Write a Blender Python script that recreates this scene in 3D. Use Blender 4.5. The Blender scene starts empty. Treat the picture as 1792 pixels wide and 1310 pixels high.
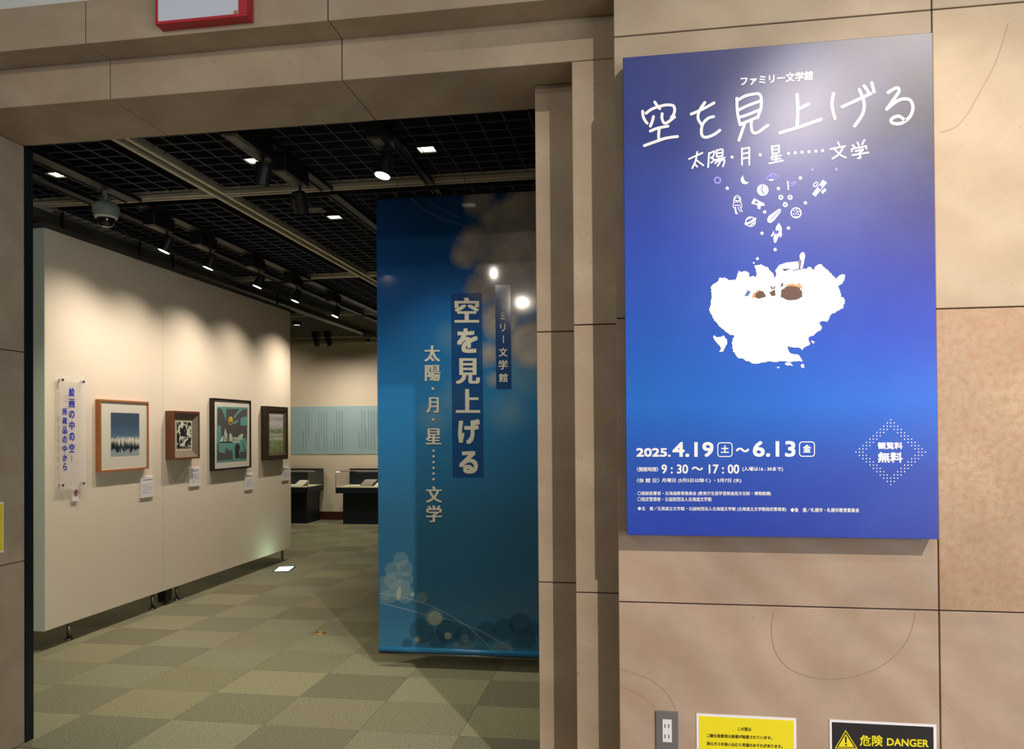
import bpy, math, random
from mathutils import Vector, Matrix, noise
random.seed(7)
S = bpy.context.scene
COL = S.collection
PI = math.pi

# ------------------------------------------------------------------ camera
CAM_H = 1.6
FPX, CX, CY = 1356.0, 896.0, 740.74          # focal length and principal point in pixels of the 1792x1310 frame
yaw, pitch, roll = math.radians(-9.0265), math.radians(0.5485), math.radians(-0.4091)
_f = Vector((math.sin(yaw)*math.cos(pitch), math.cos(yaw)*math.cos(pitch), math.sin(pitch)))
_r = Vector((math.cos(yaw), -math.sin(yaw), 0))
_u = _r.cross(_f)
_r2 = math.cos(roll)*_r + math.sin(roll)*_u
_u2 = -math.sin(roll)*_r + math.cos(roll)*_u
cd = bpy.data.cameras.new('camera'); cam = bpy.data.objects.new('camera', cd); COL.objects.link(cam)
cd.sensor_fit = 'HORIZONTAL'; cd.sensor_width = 36; cd.lens = FPX/1792*36
cd.shift_y = (CY-655)/1792; cd.clip_start = .05
m = Matrix((_r2, _u2, -_f)).transposed().to_4x4(); m.translation = (0, 0, CAM_H)
cam.matrix_world = m
S.camera = cam

def ray(x, y): return _f + (x-CX)/FPX*_r2 - (y-CY)/FPX*_u2
O = Vector((0, 0, CAM_H))
def onY(x, y, D): d = ray(x, y); return O + d*(D/d.y)
def onZ(x, y, z): d = ray(x, y); return O + d*((z-CAM_H)/d.z)
def onX(x, y, X): d = ray(x, y); return O + d*(X/d.x)

# ------------------------------------------------------------------ view, world, big lights
S.view_settings.view_transform = 'Standard'; S.view_settings.look = 'None'
S.view_settings.gamma = 1; S.view_settings.use_curve_mapping = False
S.view_settings.exposure = 0.0
W = bpy.data.worlds.new('world'); S.world = W; W.use_nodes = True
bg = W.node_tree.nodes['Background']; bg.inputs[0].default_value = (.95, .97, 1, 1); bg.inputs[1].default_value = .15

def light(name, kind, loc, aim, energy, color=(1, 1, 1), size=.1, spot=60, blend=.6, sy=None, parent=None):
    l = bpy.data.lights.new(name, kind); l.energy = energy; l.color = color
    if kind == 'AREA':
        l.shape = 'RECTANGLE'; l.size = size; l.size_y = sy or size
    else: l.shadow_soft_size = size
    if kind == 'SPOT': l.spot_size = math.radians(spot); l.spot_blend = blend
    o = bpy.data.objects.new(name, l); COL.objects.link(o)
    d = (Vector(aim)-Vector(loc)).normalized()
    mw = d.to_track_quat('-Z', 'Y').to_matrix().to_4x4(); mw.translation = Vector(loc)
    if parent: o.parent = parent; mw.translation = Vector(loc)-parent.location
    o.matrix_basis = mw
    return o
WARM = (1, .80, .60)
# lobby: the spotlight in front of the poster, lobby lamps further left, daylight from the right behind the camera
light('poster_lamp', 'SPOT', (.86, 1.2, 3.46), (1.0, 3, 2.3), 165, (1, .87, .80), .05, 52, 1.0)
light('wall_lamp', 'SPOT', (3.55, -3.2, 7.0), (.8, 3, 1.1), 2550, (1, .885, .79), .06, 38, .9)
def mirrored(px, py, z, yb=5.10):                     # where a lobby lamp hangs so that its reflection lies in the banner as photographed
    q = onZ(px, py, z); return (q.x, 2*yb-q.y, z)
light('lobby_lamp', 'SPOT', mirrored(926, 527, 3.5), (-1.1, 3.6, 2.6), 72, (1, .88, .74), .03, 80, 1.0)
light('lobby_lamp', 'SPOT', mirrored(865.4, 474.7, 3.7), (-1.9, 3.3, 2.6), 50, (1, .88, .74), .022, 90, 1.0)
light('lobby_lamp', 'SPOT', (-3.3, .2, 3.8), (-2.3, 3, 2.9), 22, (1, .88, .74), .035, 90, 1.0)
light('daylight', 'AREA', (5.2, -.6, 1.3), (-3, 3.5, .6), 75, (.80, .90, 1), 2.6, sy=2.2)
light('lobby_window', 'AREA', (5.6, -4.0, 1.9), (.2, 3.2, 1.0), 150, (.95, .96, 1), 3.0, sy=2.6)

# ------------------------------------------------------------------ materials
def lin(c): c = c/255; return c/12.92 if c <= .04045 else ((c+.055)/1.055)**2.4
def rgb(r, g, b): return (lin(r), lin(g), lin(b), 1)
class NT:
    def __init__(s, name):
        s.m = bpy.data.materials.new(name); s.m.use_nodes = True; s.t = s.m.node_tree; s.n = s.t.nodes
        s.b = s.n['Principled BSDF']; s.out = s.n['Material Output']
    def node(s, kind, **kw):
        n = s.n.new(kind)
        for k, v in kw.items(): setattr(n, k, v)
        return n
    def put(s, sock, v):
        if hasattr(v, 'is_output') or isinstance(v, bpy.types.NodeSocket): s.t.links.new(v, sock)
        else: sock.default_value = v
    def math(s, op, a, b=0., c=0., clamp=False):
        n = s.node('ShaderNodeMath', operation=op, use_clamp=clamp)
        for i, v in enumerate((a, b, c)): s.put(n.inputs[i], v)
        return n.outputs[0]
    def mix(s, f, a, b, mode='MIX'):
        n = s.node('ShaderNodeMix', data_type='RGBA', blend_type=mode)
        s.put(n.inputs[0], f); s.put(n.inputs[6], a); s.put(n.inputs[7], b); return n.outputs[2]
    def coord(s, what='Object'): return s.node('ShaderNodeTexCoord').outputs[what]
    def sep(s, v):
        n = s.node('ShaderNodeSeparateXYZ'); s.put(n.inputs[0], v); return n.outputs
    def noise(s, vec, scale, detail=4, rough=.55, dist=0):
        n = s.node('ShaderNodeTexNoise'); s.put(n.inputs['Vector'], vec)
        n.inputs['Scale'].default_value = scale; n.inputs['Detail'].default_value = detail
        n.inputs['Roughness'].default_value = rough; n.inputs['Distortion'].default_value = dist
        return n.outputs['Fac']
    def ramp(s, f, stops, interp='LINEAR'):
        n = s.node('ShaderNodeValToRGB'); s.put(n.inputs[0], f); cr = n.color_ramp; cr.interpolation = interp
        while len(cr.elements) < len(stops): cr.elements.new(.5)
        for e, (p, c) in zip(cr.elements, stops): e.position = p; e.color = c if len(c) == 4 else (*c, 1)
        return n.outputs[0]
    def mapr(s, f, a, b, c, d):
        n = s.node('ShaderNodeMapRange'); s.put(n.inputs[0], f)
        for i, v in enumerate((a, b, c, d)): n.inputs[i+1].default_value = v
        return n.outputs[0]
    def scale(s, v, sc):
        n = s.node('ShaderNodeMapping'); s.put(n.inputs[0], v); n.inputs['Scale'].default_value = sc; return n.outputs[0]
    def bump(s, h, strength=.2, dist=.01):
        n = s.node('ShaderNodeBump'); s.put(n.inputs['Height'], h); n.inputs['Strength'].default_value = strength
        n.inputs['Distance'].default_value = dist; s.put(s.b.inputs['Normal'], n.outputs[0])
def plain(name, c, rough=.6, metal=0, spec=.5, grain=.0, gscale=60, emit=None, es=0):
    t = NT(name); c = rgb(*c)
    if grain:
        f = t.noise(t.coord(), gscale, 3)
        c2 = tuple(v*(1-grain) for v in c[:3])+(1,); c3 = tuple(min(1, v*(1+grain)) for v in c[:3])+(1,)
        t.put(t.b.inputs['Base Color'], t.mix(f, c2, c3))
    else: t.b.inputs['Base Color'].default_value = c
    t.b.inputs['Roughness'].default_value = rough; t.b.inputs['Metallic'].default_value = metal
    t.b.inputs['Specular IOR Level'].default_value = spec
    if emit: t.b.inputs['Emission Color'].default_value = rgb(*emit); t.b.inputs['Emission Strength'].default_value = es
    return t.m
def stone(name, base, mottle=.18, coarse=0, wavy=0, seed=0):
    t = NT(name); co = t.coord(); g = t.node('ShaderNodeNewGeometry').outputs['Position']
    rnd = t.node('ShaderNodeObjectInfo').outputs['Random']
    b = rgb(*base)
    def k(f): return tuple(min(1, v*f) for v in b[:3])+(1,)
    big = t.noise(t.scale(g, (1, 1, 1.3)), 2.1, 3, .6, .4)
    col = t.mix(t.mapr(big, .3, .7, 0, 1), k(1-mottle*1.3), k(1+mottle*.7))
    # faint wandering bedding bands
    w = t.node('ShaderNodeTexWave', wave_type='BANDS', bands_direction='DIAGONAL'); t.put(w.inputs['Vector'], g)
    w.inputs['Scale'].default_value = 1.6 if not wavy else 2.2; w.inputs['Distortion'].default_value = 9 if not wavy else 6
    w.inputs['Detail'].default_value = 4; w.inputs['Detail Scale'].default_value = 1.1
    col = t.mix(t.math('MULTIPLY', w.outputs['Fac'], .24+.16*wavy), col, rgb(*(base[0]*.86, base[1]*.78, base[2]*.72)))
    fine = t.noise(g, 170, 3, .7)
    col = t.mix(t.mapr(fine, .35, .75, .0, .42+.2*coarse), col, k(.72))
    if coarse:
        mid = t.noise(g, 38, 4, .7)
        col = t.mix(t.mapr(mid, .42, .66, 0, .55*coarse), col, rgb(base[0]*.86, base[1]*.70, base[2]*.55))
    dots = t.noise(g, 95, 1, .5); col = t.mix(t.mapr(dots, .70, .76, 0, .55), col, k(.45))
    tint = t.mapr(rnd, 0, 1, .93, 1.05)
    hs = t.node('ShaderNodeHueSaturation'); t.put(hs.inputs['Color'], col); t.put(hs.inputs['Value'], tint)
    t.put(t.b.inputs['Base Color'], hs.outputs[0])
    t.b.inputs['Roughness'].default_value = .62; t.b.inputs['Specular IOR Level'].default_value = .35
    t.bump(fine, .12, .003)
    return t.m
M = {}
M['stone'] = stone('sandstone', (178, 162, 138), .16)
M['stone_swirl'] = stone('swirled_sandstone', (186, 164, 142), .18, 0, .8)
M['stone_pale'] = stone('pale_sandstone', (188, 170, 142), .14, 0)
M['stone_rough'] = stone('mottled_sandstone', (188, 162, 132), .2, .85)
M['joint'] = plain('stone_joint', (58, 44, 36), .9)
M['white_wall'] = plain('white_plaster', (205, 210, 205), .8, grain=.03)
M['vein'] = plain('stone_vein', (158, 134, 112), .7)
M['dark_steel'] = plain('dark_steel', (20, 28, 38), .45, .3, grain=.1)
M['black'] = plain('black_paint', (14, 15, 17), .5, grain=.1)
M['void'] = plain('ceiling_void_black', (6, 8, 12), .9, spec=.1)
M['grid'] = plain('louver_metal', (72, 80, 94), .5, .2)
M['cap'] = plain('grey_cap_metal', (84, 82, 76), .5, .2)
M['rail'] = plain('ceiling_rail_paint', (196, 192, 172), .5, .1)
M['track'] = plain('lighting_track_grey', (20, 21, 23), .5, .2)
M['plate'] = plain('beige_plate', (104, 92, 82), .6)
M['lens'] = plain('lit_lens', (255, 245, 225), .4, emit=(255, 240, 215), es=9)
M['panel_light'] = plain('lit_diffuser', (255, 250, 225), .4, emit=(255, 247, 205), es=5)
M['camera_grey'] = plain('camera_housing', (120, 132, 126), .5)
M['pale_grey'] = plain('pale_grey_ring', (200, 205, 195), .4)
M['dome'] = plain('tinted_dome', (12, 12, 14), .08, spec=.8)
M['metal'] = plain('brushed_metal', (150, 148, 145), .3, 1)
M['brass'] = plain('brass', (190, 150, 95), .35, .8)
M['white'] = plain('white_print', (246, 246, 246), .55)
M['yellow'] = plain('yellow_print', (240, 226, 30), .5, spec=.4)
M['sign_black'] = plain('black_print', (30, 27, 28), .5)
M['sign_white'] = plain('white_border', (240, 240, 242), .5)
M['text_brown'] = plain('dark_text', (80, 66, 10), .6)
M['grey_plate'] = plain('grey_outlet_plate', (108, 106, 104), .45)
M['outlet_white'] = plain('outlet_white', (226, 228, 228), .4)
M['slot'] = plain('slot_dark', (25, 25, 25), .6)
M['red'] = plain('red_frame', (176, 28, 44), .45)
M['notice'] = plain('notice_white', (205, 214, 232), .5)
M['gold'] = plain('gold_print', (170, 130, 75), .5)
M['blue_text'] = plain('blue_text', (45, 60, 185), .5)
M['card'] = plain('label_card', (236, 234, 232), .6)
M['card_text'] = plain('label_text', (120, 118, 128), .7)
M['prohibit'] = plain('red_mark', (170, 45, 50), .6)
M['oak'] = plain('oak_frame', (176, 112, 62), .45, grain=.18, gscale=30)
M['walnut'] = plain('walnut_frame', (112, 66, 42), .45, grain=.2, gscale=30)
M['linen'] = plain('linen_slip', (128, 118, 100), .8, grain=.1, gscale=200)
M['pale_linen'] = plain('pale_linen_mat', (196, 184, 160), .8, grain=.05, gscale=200)
M['black_frame'] = plain('black_wood_frame', (26, 18, 18), .35, grain=.15)
M['bronze_frame'] = plain('bronze_brown_frame', (48, 36, 26), .4, grain=.2)
M['mat_white'] = plain('mount_board', (232, 228, 212), .7)
M['case_navy'] = plain('navy_laminate', (12, 24, 36), .5)
M['case_bed'] = plain('case_bed_cloth', (206, 204, 160), .8)
M['paper'] = plain('paper', (228, 222, 205), .7)
M['photo_dark'] = plain('printed_photo', (120, 105, 92), .6, grain=.6, gscale=40)
M['baseboard'] = plain('red_brown_baseboard', (74, 32, 24), .45, grain=.1)
M['hair'] = plain('hair_print', (92, 62, 52), .5)
M['hair2'] = plain('light_hair_print', (198, 150, 92), .5)
M['cloth_print'] = plain('pale_blue_print', (205, 222, 236), .5)
M['shoe_print'] = plain('grey_violet_print', (120, 105, 135), .5)
M['blue_print'] = plain('blue_shirt_print', (70, 110, 175), .5)
M['mark'] = plain('deep_violet_print', (72, 70, 190), .5)
M['faint'] = plain('faint_lilac_print', (140, 132, 225), .5)
M['info_blue'] = plain('pale_blue_panel', (168, 200, 208), .6)
M['info_text'] = plain('grey_text', (122, 142, 148), .7)
M['exit_green'] = plain('floor_exit_light', (225, 255, 240), .4, emit=(205, 250, 230), es=2.4)
def fabric(name, c):
    t = NT(name); co = t.coord(); n = t.noise(co, 260, 2, .6); b = t.noise(co, 3, 2)
    col = t.mix(t.mapr(n, .3, .7, 0, 1), tuple(v*.93 for v in rgb(*c)[:3])+(1,), rgb(*c))
    t.put(t.b.inputs['Base Color'], col); t.b.inputs['Roughness'].default_value = .9
    t.b.inputs['Specular IOR Level'].default_value = .15; t.bump(n, .15, .002); return t.m
M['fabric'] = fabric('cream_wall_cloth', (234, 222, 200))
M['fabric_edge'] = plain('grey_green_edge', (206, 220, 204), .6)
def carpet():
    t = NT('carpet_tile'); g = t.node('ShaderNodeNewGeometry').outputs['Position']
    rnd = t.node('ShaderNodeObjectInfo').outputs['Random']
    oc = t.node('ShaderNodeObjectInfo').outputs['Color']
    f = t.noise(g, 150, 3, .75); f2 = t.noise(g, 60, 3, .6)
    c = t.mix(t.mapr(f, .3, .72, 0, 1), rgb(82, 79, 64), rgb(194, 190, 158))
    c = t.mix(t.mapr(f2, .4, .7, 0, .35), c, rgb(104, 104, 84))
    c = t.mix(1.0, c, oc, 'MULTIPLY')
    t.put(t.b.inputs['Base Color'], c); t.b.inputs['Roughness'].default_value = .95
    t.b.inputs['Specular IOR Level'].default_value = .1; t.bump(f, .5, .004); return t.m
M['carpet'] = carpet()
def alpha_mat(name, c, a, rough=.6):
    t = NT(name); t.b.inputs['Base Color'].default_value = rgb(*c); t.b.inputs['Alpha'].default_value = a
    t.b.inputs['Roughness'].default_value = rough; return t.m
def glass(name, tint=(1, 1, 1, 1)):
    t = NT(name); tr = t.node('ShaderNodeBsdfTransparent'); gl = t.node('ShaderNodeBsdfGlossy')
    tr.inputs[0].default_value = tint; gl.inputs['Roughness'].default_value = .03
    fr = t.node('ShaderNodeFresnel'); fr.inputs[0].default_value = 1.45
    mx = t.node('ShaderNodeMixShader'); t.put(mx.inputs[0], t.math('MULTIPLY', fr.outputs[0], t.math('SUBTRACT', 1, t.node('ShaderNodeNewGeometry').outputs['Backfacing']))); t.put(mx.inputs[1], tr.outputs[0]); t.put(mx.inputs[2], gl.outputs[0])
    t.put(t.out.inputs[0], mx.outputs[0]); return t.m
M['glass'] = glass('clear_glass'); M['acrylic'] = alpha_mat('frosted_acrylic', (245, 240, 236), .30, .15)
M['bokeh'] = alpha_mat('pale_translucent_ink', (176, 200, 190), .15)
M['bokeh_strong'] = alpha_mat('pale_strong_ink', (190, 205, 180), .42)
M['bokeh_dark'] = alpha_mat('navy_translucent_ink', (20, 62, 100), .28)
M['line_ink'] = alpha_mat('pale_line_ink', (170, 200, 210), .55)
M['title_band'] = alpha_mat('navy_band_ink', (18, 72, 140), .6, .1)
M['navy_band'] = plain('navy_band', (20, 62, 118), .1)
M['banner_text'] = plain('cream_letter_ink', (214, 212, 200), .5)
M['poster_edge'] = plain('poster_edge', (60, 66, 100), .6)

# ------------------------------------------------------------------ mesh building
class MB:
    def __init__(s): s.v = []; s.f = []
    def add(s, vs, fs):
        k = len(s.v); s.v += [Vector(p) for p in vs]; s.f += [tuple(i+k for i in f) for f in fs]; return s
    def box(s, x0, x1, y0, y1, z0, z1):
        if x0 > x1: x0, x1 = x1, x0
        return s.add([(x0,y0,z0),(x1,y0,z0),(x1,y1,z0),(x0,y1,z0),(x0,y0,z1),(x1,y0,z1),(x1,y1,z1),(x0,y1,z1)],
              [(0,3,2,1),(4,5,6,7),(0,1,5,4),(1,2,6,5),(2,3,7,6),(3,0,4,7)])
    def bbox(s, x0, x1, y0, y1, z0, z1, b=.004):          # bevelled box (chamfered edges)
        vs = []; idx = {}
        c = [(x0, x1), (y0, y1), (z0, z1)]
        for i in (0, 1):
            for j in (0, 1):
                for k in (0, 1):
                    p = [c[0][i], c[1][j], c[2][k]]; d = [b if q == 0 else -b for q in (i, j, k)]
                    for ax in range(3):
                        q = [p[a]+(d[a] if a != ax else 0) for a in range(3)]
                        idx[(i, j, k, ax)] = len(vs); vs.append(q)
        fs = []
        for ax in range(3):
            o = [a for a in range(3) if a != ax]
            for sd in (0, 1):
                f = []
                for (a, b_) in ((0, 0), (1, 0), (1, 1), (0, 1)):
                    key = [0, 0, 0]; key[ax] = sd; key[o[0]] = a; key[o[1]] = b_; f.append(idx[(*key, ax)])
                fs.append(f if (sd == 1) == (ax != 1) else f[::-1])
        for ax in range(3):
            o = [a for a in range(3) if a != ax]
            for a in (0, 1):
                for b_ in (0, 1):
                    k0 = [0, 0, 0]; k0[o[0]] = a; k0[o[1]] = b_; k1 = list(k0); k1[ax] = 1
                    f = [idx[(*k0, o[0])], idx[(*k0, o[1])], idx[(*k1, o[1])], idx[(*k1, o[0])]]
                    fs.append(f)
        for i in (0, 1):
            for j in (0, 1):
                for k in (0, 1): fs.append([idx[(i, j, k, 0)], idx[(i, j, k, 1)], idx[(i, j, k, 2)]])
        return s.add(vs, fs)
    def cyl(s, a, b, r0, r1=None, n=16, caps=True):
        a, b = Vector(a), Vector(b); r1 = r0 if r1 is None else r1
        d = (b-a).normalized(); t = Vector((0, 0, 1)) if abs(d.z) < .9 else Vector((1, 0, 0))
        p = d.cross(t).normalized(); q = d.cross(p)
        vs = [a+(p*math.cos(2*PI*i/n)+q*math.sin(2*PI*i/n))*r0 for i in range(n)] + [b+(p*math.cos(2*PI*i/n)+q*math.sin(2*PI*i/n))*r1 for i in range(n)]
        fs = [(i, (i+1) % n, n+(i+1) % n, n+i) for i in range(n)]
        if caps: fs += [tuple(range(n))[::-1], tuple(range(n, 2*n))]
        return s.add(vs, fs)
    def lathe(s, c, prof, n=24):                            # profile (r, z) about a vertical axis at c
        c = Vector(c); vs = []; fs = []
        for r, z in prof: vs += [c+Vector((r*math.cos(2*PI*i/n), r*math.sin(2*PI*i/n), z)) for i in range(n)]
        for k in range(len(prof)-1): fs += [(k*n+i, k*n+(i+1) % n, (k+1)*n+(i+1) % n, (k+1)*n+i) for i in range(n)]
        return s.add(vs, fs)
    def make(s, name, mat, parent=None, kind=None, smooth=False, label=None, fix=True):
        me = bpy.data.meshes.new(name); base = parent_world(parent) if parent else Vector()
        me.from_pydata([v-base for v in s.v], [], s.f); me.materials.append(M[mat] if isinstance(mat, str) else mat)
        if fix:
            import bmesh
            bm = bmesh.new(); bm.from_mesh(me); bmesh.ops.recalc_face_normals(bm, faces=bm.faces); bm.to_mesh(me); bm.free()
        if smooth:
            for p in me.polygons: p.use_smooth = True
        o = bpy.data.objects.new(name, me); COL.objects.link(o)
        if parent: o.parent = parent
        if kind: o['kind'] = kind
        if label: o['label'] = label
        return o
def parent_world(p):
    v = Vector()
    while p: v = v+p.location; p = p.parent
    return v
def thing(name, loc, label, cat, group=None):
    o = bpy.data.objects.new(name, None); COL.objects.link(o); o.location = loc; o.empty_display_size = .05
    o['label'] = label; o['category'] = cat
    if group: o['group'] = group
    return o
def tag(o, label, cat, group=None):
    o['label'] = label; o['category'] = cat
    if group: o['group'] = group
    return o

# flat prints: a frame turns pixels of the photograph into points on a plane in the place
class Plane:
    def __init__(s, axis, at, lift=1):
        s.axis = axis; s.at = at; s.n = Vector((0, -1, 0)) if axis == 'Y' else Vector((1, 0, 0)); s.wave = None
    def p(s, x, y, off=0):
        q = onY(x, y, s.at) if s.axis == 'Y' else onX(x, y, s.at)
        if s.wave: q = q+s.wave(q)
        return q+s.n*off
_lay = [0]
def lay():                                             # each printed piece lies a hair above the one before
    _lay[0] = (_lay[0]+1) % 40
    return _lay[0]*1.2e-5
def disc(mb, pl, x, y, r, off, n=12, ry=None, rot=0):
    off += lay()
    pts = [pl.p(x+r*math.cos(2*PI*i/n)*math.cos(rot)-(ry or r)*math.sin(2*PI*i/n)*math.sin(rot), y+r*math.cos(2*PI*i/n)*math.sin(rot)+(ry or r)*math.sin(2*PI*i/n)*math.cos(rot), off) for i in range(n)]
    mb.add(pts, [tuple(range(n))])
def poly(mb, pl, pts, off):
    off += lay(); mb.add([pl.p(x, y, off) for x, y in pts], [tuple(range(len(pts)))])
def ring(mb, pl, x, y, r, w, off, n=24, ry=None, a0=0, a1=2*PI, rot=0):
    ry = ry or r; vs = []; off += lay()
    full = abs(a1-a0-2*PI) < 1e-3; cnt = n if full else n+1
    for i in range(cnt):
        a = a0+(a1-a0)*i/n
        for k in (1, -1):
            u, v = (r+k*w/2)*math.cos(a), (ry+k*w/2)*math.sin(a)
            vs.append(pl.p(x+u*math.cos(rot)-v*math.sin(rot), y+u*math.sin(rot)+v*math.cos(rot), off))
    fs = [(2*i, 2*i+1, (2*i+3) % (2*cnt), (2*i+2) % (2*cnt)) for i in range(n)]
    mb.add(vs, fs)
def spline(pts, n=5):
    if len(pts) < 3: return pts
    out = []; P = [pts[0]]+list(pts)+[pts[-1]]
    for i in range(1, len(P)-2):
        p0, p1, p2, p3 = P[i-1:i+3]
        for k in range(n):
            t = k/n
            out.append(tuple(.5*((2*p1[a])+(-p0[a]+p2[a])*t+(2*p0[a]-5*p1[a]+4*p2[a]-p3[a])*t*t+(-p0[a]+3*p1[a]-3*p2[a]+p3[a])*t**3) for a in (0, 1)))
    return out+[pts[-1]]
def stroke(mb, pl, pts, w, off, n=5, caps=8):
    q = spline(pts, n)
    pts = [p for i, p in enumerate(q) if i == 0 or math.hypot(p[0]-q[i-1][0], p[1]-q[i-1][1]) > 1e-4]
    off += lay(); L = []; N = len(pts); closed = N > 3 and math.hypot(pts[0][0]-pts[-1][0], pts[0][1]-pts[-1][1]) < 1e-3
    for i, p in enumerate(pts):
        a = pts[i-1] if i else (pts[-2] if closed else p); b = pts[i+1] if i < N-1 else (pts[1] if closed else p)
        d1 = (p[0]-a[0], p[1]-a[1]); d2 = (b[0]-p[0], b[1]-p[1]); l1 = math.hypot(*d1) or 1; l2 = math.hypot(*d2) or 1
        t1 = (d1[0]/l1, d1[1]/l1) if a is not p else (d2[0]/l2, d2[1]/l2); t2 = (d2[0]/l2, d2[1]/l2) if b is not p else t1
        nx, ny = -(t1[1]+t2[1]), t1[0]+t2[0]; ln = math.hypot(nx, ny)
        if ln < .3: nx, ny, ln = -t1[1], t1[0], 1
        k = w/2/ln*min(1.35, 2/max(ln, .6)*1.0 if ln > .6 else 1.35)
        L += [pl.p(p[0]+nx*k, p[1]+ny*k, off), pl.p(p[0]-nx*k, p[1]-ny*k, off)]
    mb.add(L, [(2*i, 2*i+2, 2*i+3, 2*i+1) for i in range(N-1)])
    if caps and not closed:
        for p, q in ((pts[0], pts[1]), (pts[-1], pts[-2])):
            a0 = math.atan2(p[1]-q[1], p[0]-q[0]); m_ = max(4, caps)
            mb.add([pl.p(p[0]+w/2*math.cos(a0-PI/2+PI*i/m_), p[1]+w/2*math.sin(a0-PI/2+PI*i/m_), off) for i in range(m_+1)], [tuple(range(m_+1))])
_glyph = {}
def glyphs(body):
    if body in _glyph: return _glyph[body]
    c = bpy.data.curves.new('lettering', 'FONT'); c.body = body; c.resolution_u = 3
    o = bpy.data.objects.new('lettering', c); COL.objects.link(o)
    dg = bpy.context.evaluated_depsgraph_get(); dg.update()
    me = bpy.data.meshes.new_from_object(o.evaluated_get(dg))
    vs = [(v.co.x, v.co.y) for v in me.vertices]; fs = [tuple(p.vertices) for p in me.polygons]
    bpy.data.objects.remove(o); bpy.data.curves.remove(c); bpy.data.meshes.remove(me)
    _glyph[body] = (vs, fs); return _glyph[body]
def text(mb, pl, body, x0, x1, yt, yb, off=.001, dy=0, bold=0, boldy=None, lean=0):
    """glyphs fitted to a pixel box on the plane; dy = how much lower the right end lies; bold = extra stroke in px"""
    vs, fs = glyphs(body)
    if not vs: return
    ax, bx = min(v[0] for v in vs), max(v[0] for v in vs); ay, by = min(v[1] for v in vs), max(v[1] for v in vs)
    boldy = bold if boldy is None else boldy
    x0 += bold/2; x1 -= bold/2; yt += boldy/2; yb -= boldy/2
    sh = [(0, 0)] if not bold else [(-.5, -.5), (.5, -.5), (.5, .5), (-.5, .5), (0, 0)]
    for k, (sx, sy) in enumerate(sh):
        out = []
        for u, v in vs:
            a = (u-ax)/max(bx-ax, 1e-6); b = (v-ay)/max(by-ay, 1e-6)
            out.append(pl.p(x0+a*(x1-x0)+sx*bold+lean*b, yb+b*(yt-yb)+dy*a+sy*boldy, off))
        mb.add([q+pl.n*(k*5e-5) for q in out], fs)

def each(mb, name, mat, parent):
    for f in mb.f:
        m2 = MB(); m2.v = [mb.v[i] for i in f]; m2.f = [tuple(range(len(f)))]; m2.make(name, mat, parent, fix=False)
def parts(mb, name, mat, parent, axes, tol=.002):
    """one object per printed piece: faces whose extents along the axes meet are one piece"""
    fb = []
    for f in mb.f:
        fb.append([(min(mb.v[i][a] for i in f)-tol, max(mb.v[i][a] for i in f)+tol) for a in axes])
    groups = []
    for k, b in enumerate(fb):
        hit = [g for g in groups if all(g[1][j][0] <= b[j][1] and b[j][0] <= g[1][j][1] for j in range(len(axes)))]
        new = [[k], b]
        for g in hit:
            new = [g[0]+new[0], [(min(p[0], q[0]), max(p[1], q[1])) for p, q in zip(g[1], new[1])]]; groups.remove(g)
        groups.append(new)
    for g in groups:
        m2 = MB(); mp = {}
        for k in g[0]:
            for i in mb.f[k]:
                if i not in mp: mp[i] = len(m2.v); m2.v.append(mb.v[i])
            m2.f.append(tuple(mp[i] for i in mb.f[k]))
        m2.make(name, mat, parent, fix=False)

# ------------------------------------------------------------------ the stone entrance front
YA, YB, YC, YE = 3.0, 3.152, 3.345, 3.59         # three stepped faces and the inner edge
XA, XB, XC, XL = -.068, -.243, -.42, -3.144      # their right-hand edges, and the left reveal
ZJ = (.943, 2.029, 3.107)                        # bed joints
ZA, ZT = 3.284, 3.474
G = .0022
mb = MB()
i = .008
mb.box(XA+i, 4, YA+i, YE, 0, ZT-i)
mb.box(XB+i, XA+.1, YB+i, YE, 0, ZA-i); mb.box(XC+i, XB+.1, YC+i, YE, 0, ZJ[2])
mb.box(-6, XL-i, YC+i, YE, 0, ZJ[2]); mb.box(-6, XL-.19, YB+i, YE, 0, ZA-i); mb.box(-6, XL-.37, YA+i, YE, 0, ZT)
mb.box(-6, XA+.1, YB+i, YE-.01, ZJ[2]+i, ZA); mb.box(-6, XA+.2, YA+i, YE-.01, ZA+i, ZT-.002)
wf = mb.make('wall_front', 'joint', kind='structure')
def slab(x0, x1, y0, y1, z0, z1, mat='stone'):
    MB().bbox(x0+G, x1-G, y0, y1, z0+G, z1-G, .002).make('stone_slab', mat, wf)
zs = [0, *ZJ]
VJ = 1.0745                                       # upright joint right of the poster
slab(XA-G, VJ, YA, YA+.15, 0, ZJ[0], 'stone_swirl'); slab(XA-G, VJ, YA, YA+.15, ZJ[0], ZJ[1], 'stone_swirl'); slab(XA-G, VJ, YA, YA+.15, ZJ[1], ZJ[2]+.008, 'stone')
slab(XA-G, VJ, YA, YA+.15, ZJ[2]+.008, ZT, 'stone')
slab(VJ, 2.4, YA, YA+.15, 0, ZJ[0], 'stone_swirl'); slab(VJ, 2.4, YA, YA+.15, ZJ[0], ZJ[1], 'stone_rough')
slab(VJ, 2.4, YA, YA+.15, ZJ[1], ZJ[2]+.008, 'stone_pale'); slab(VJ, 2.4, YA, YA+.15, ZJ[2]+.008, ZT, 'stone')
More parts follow.
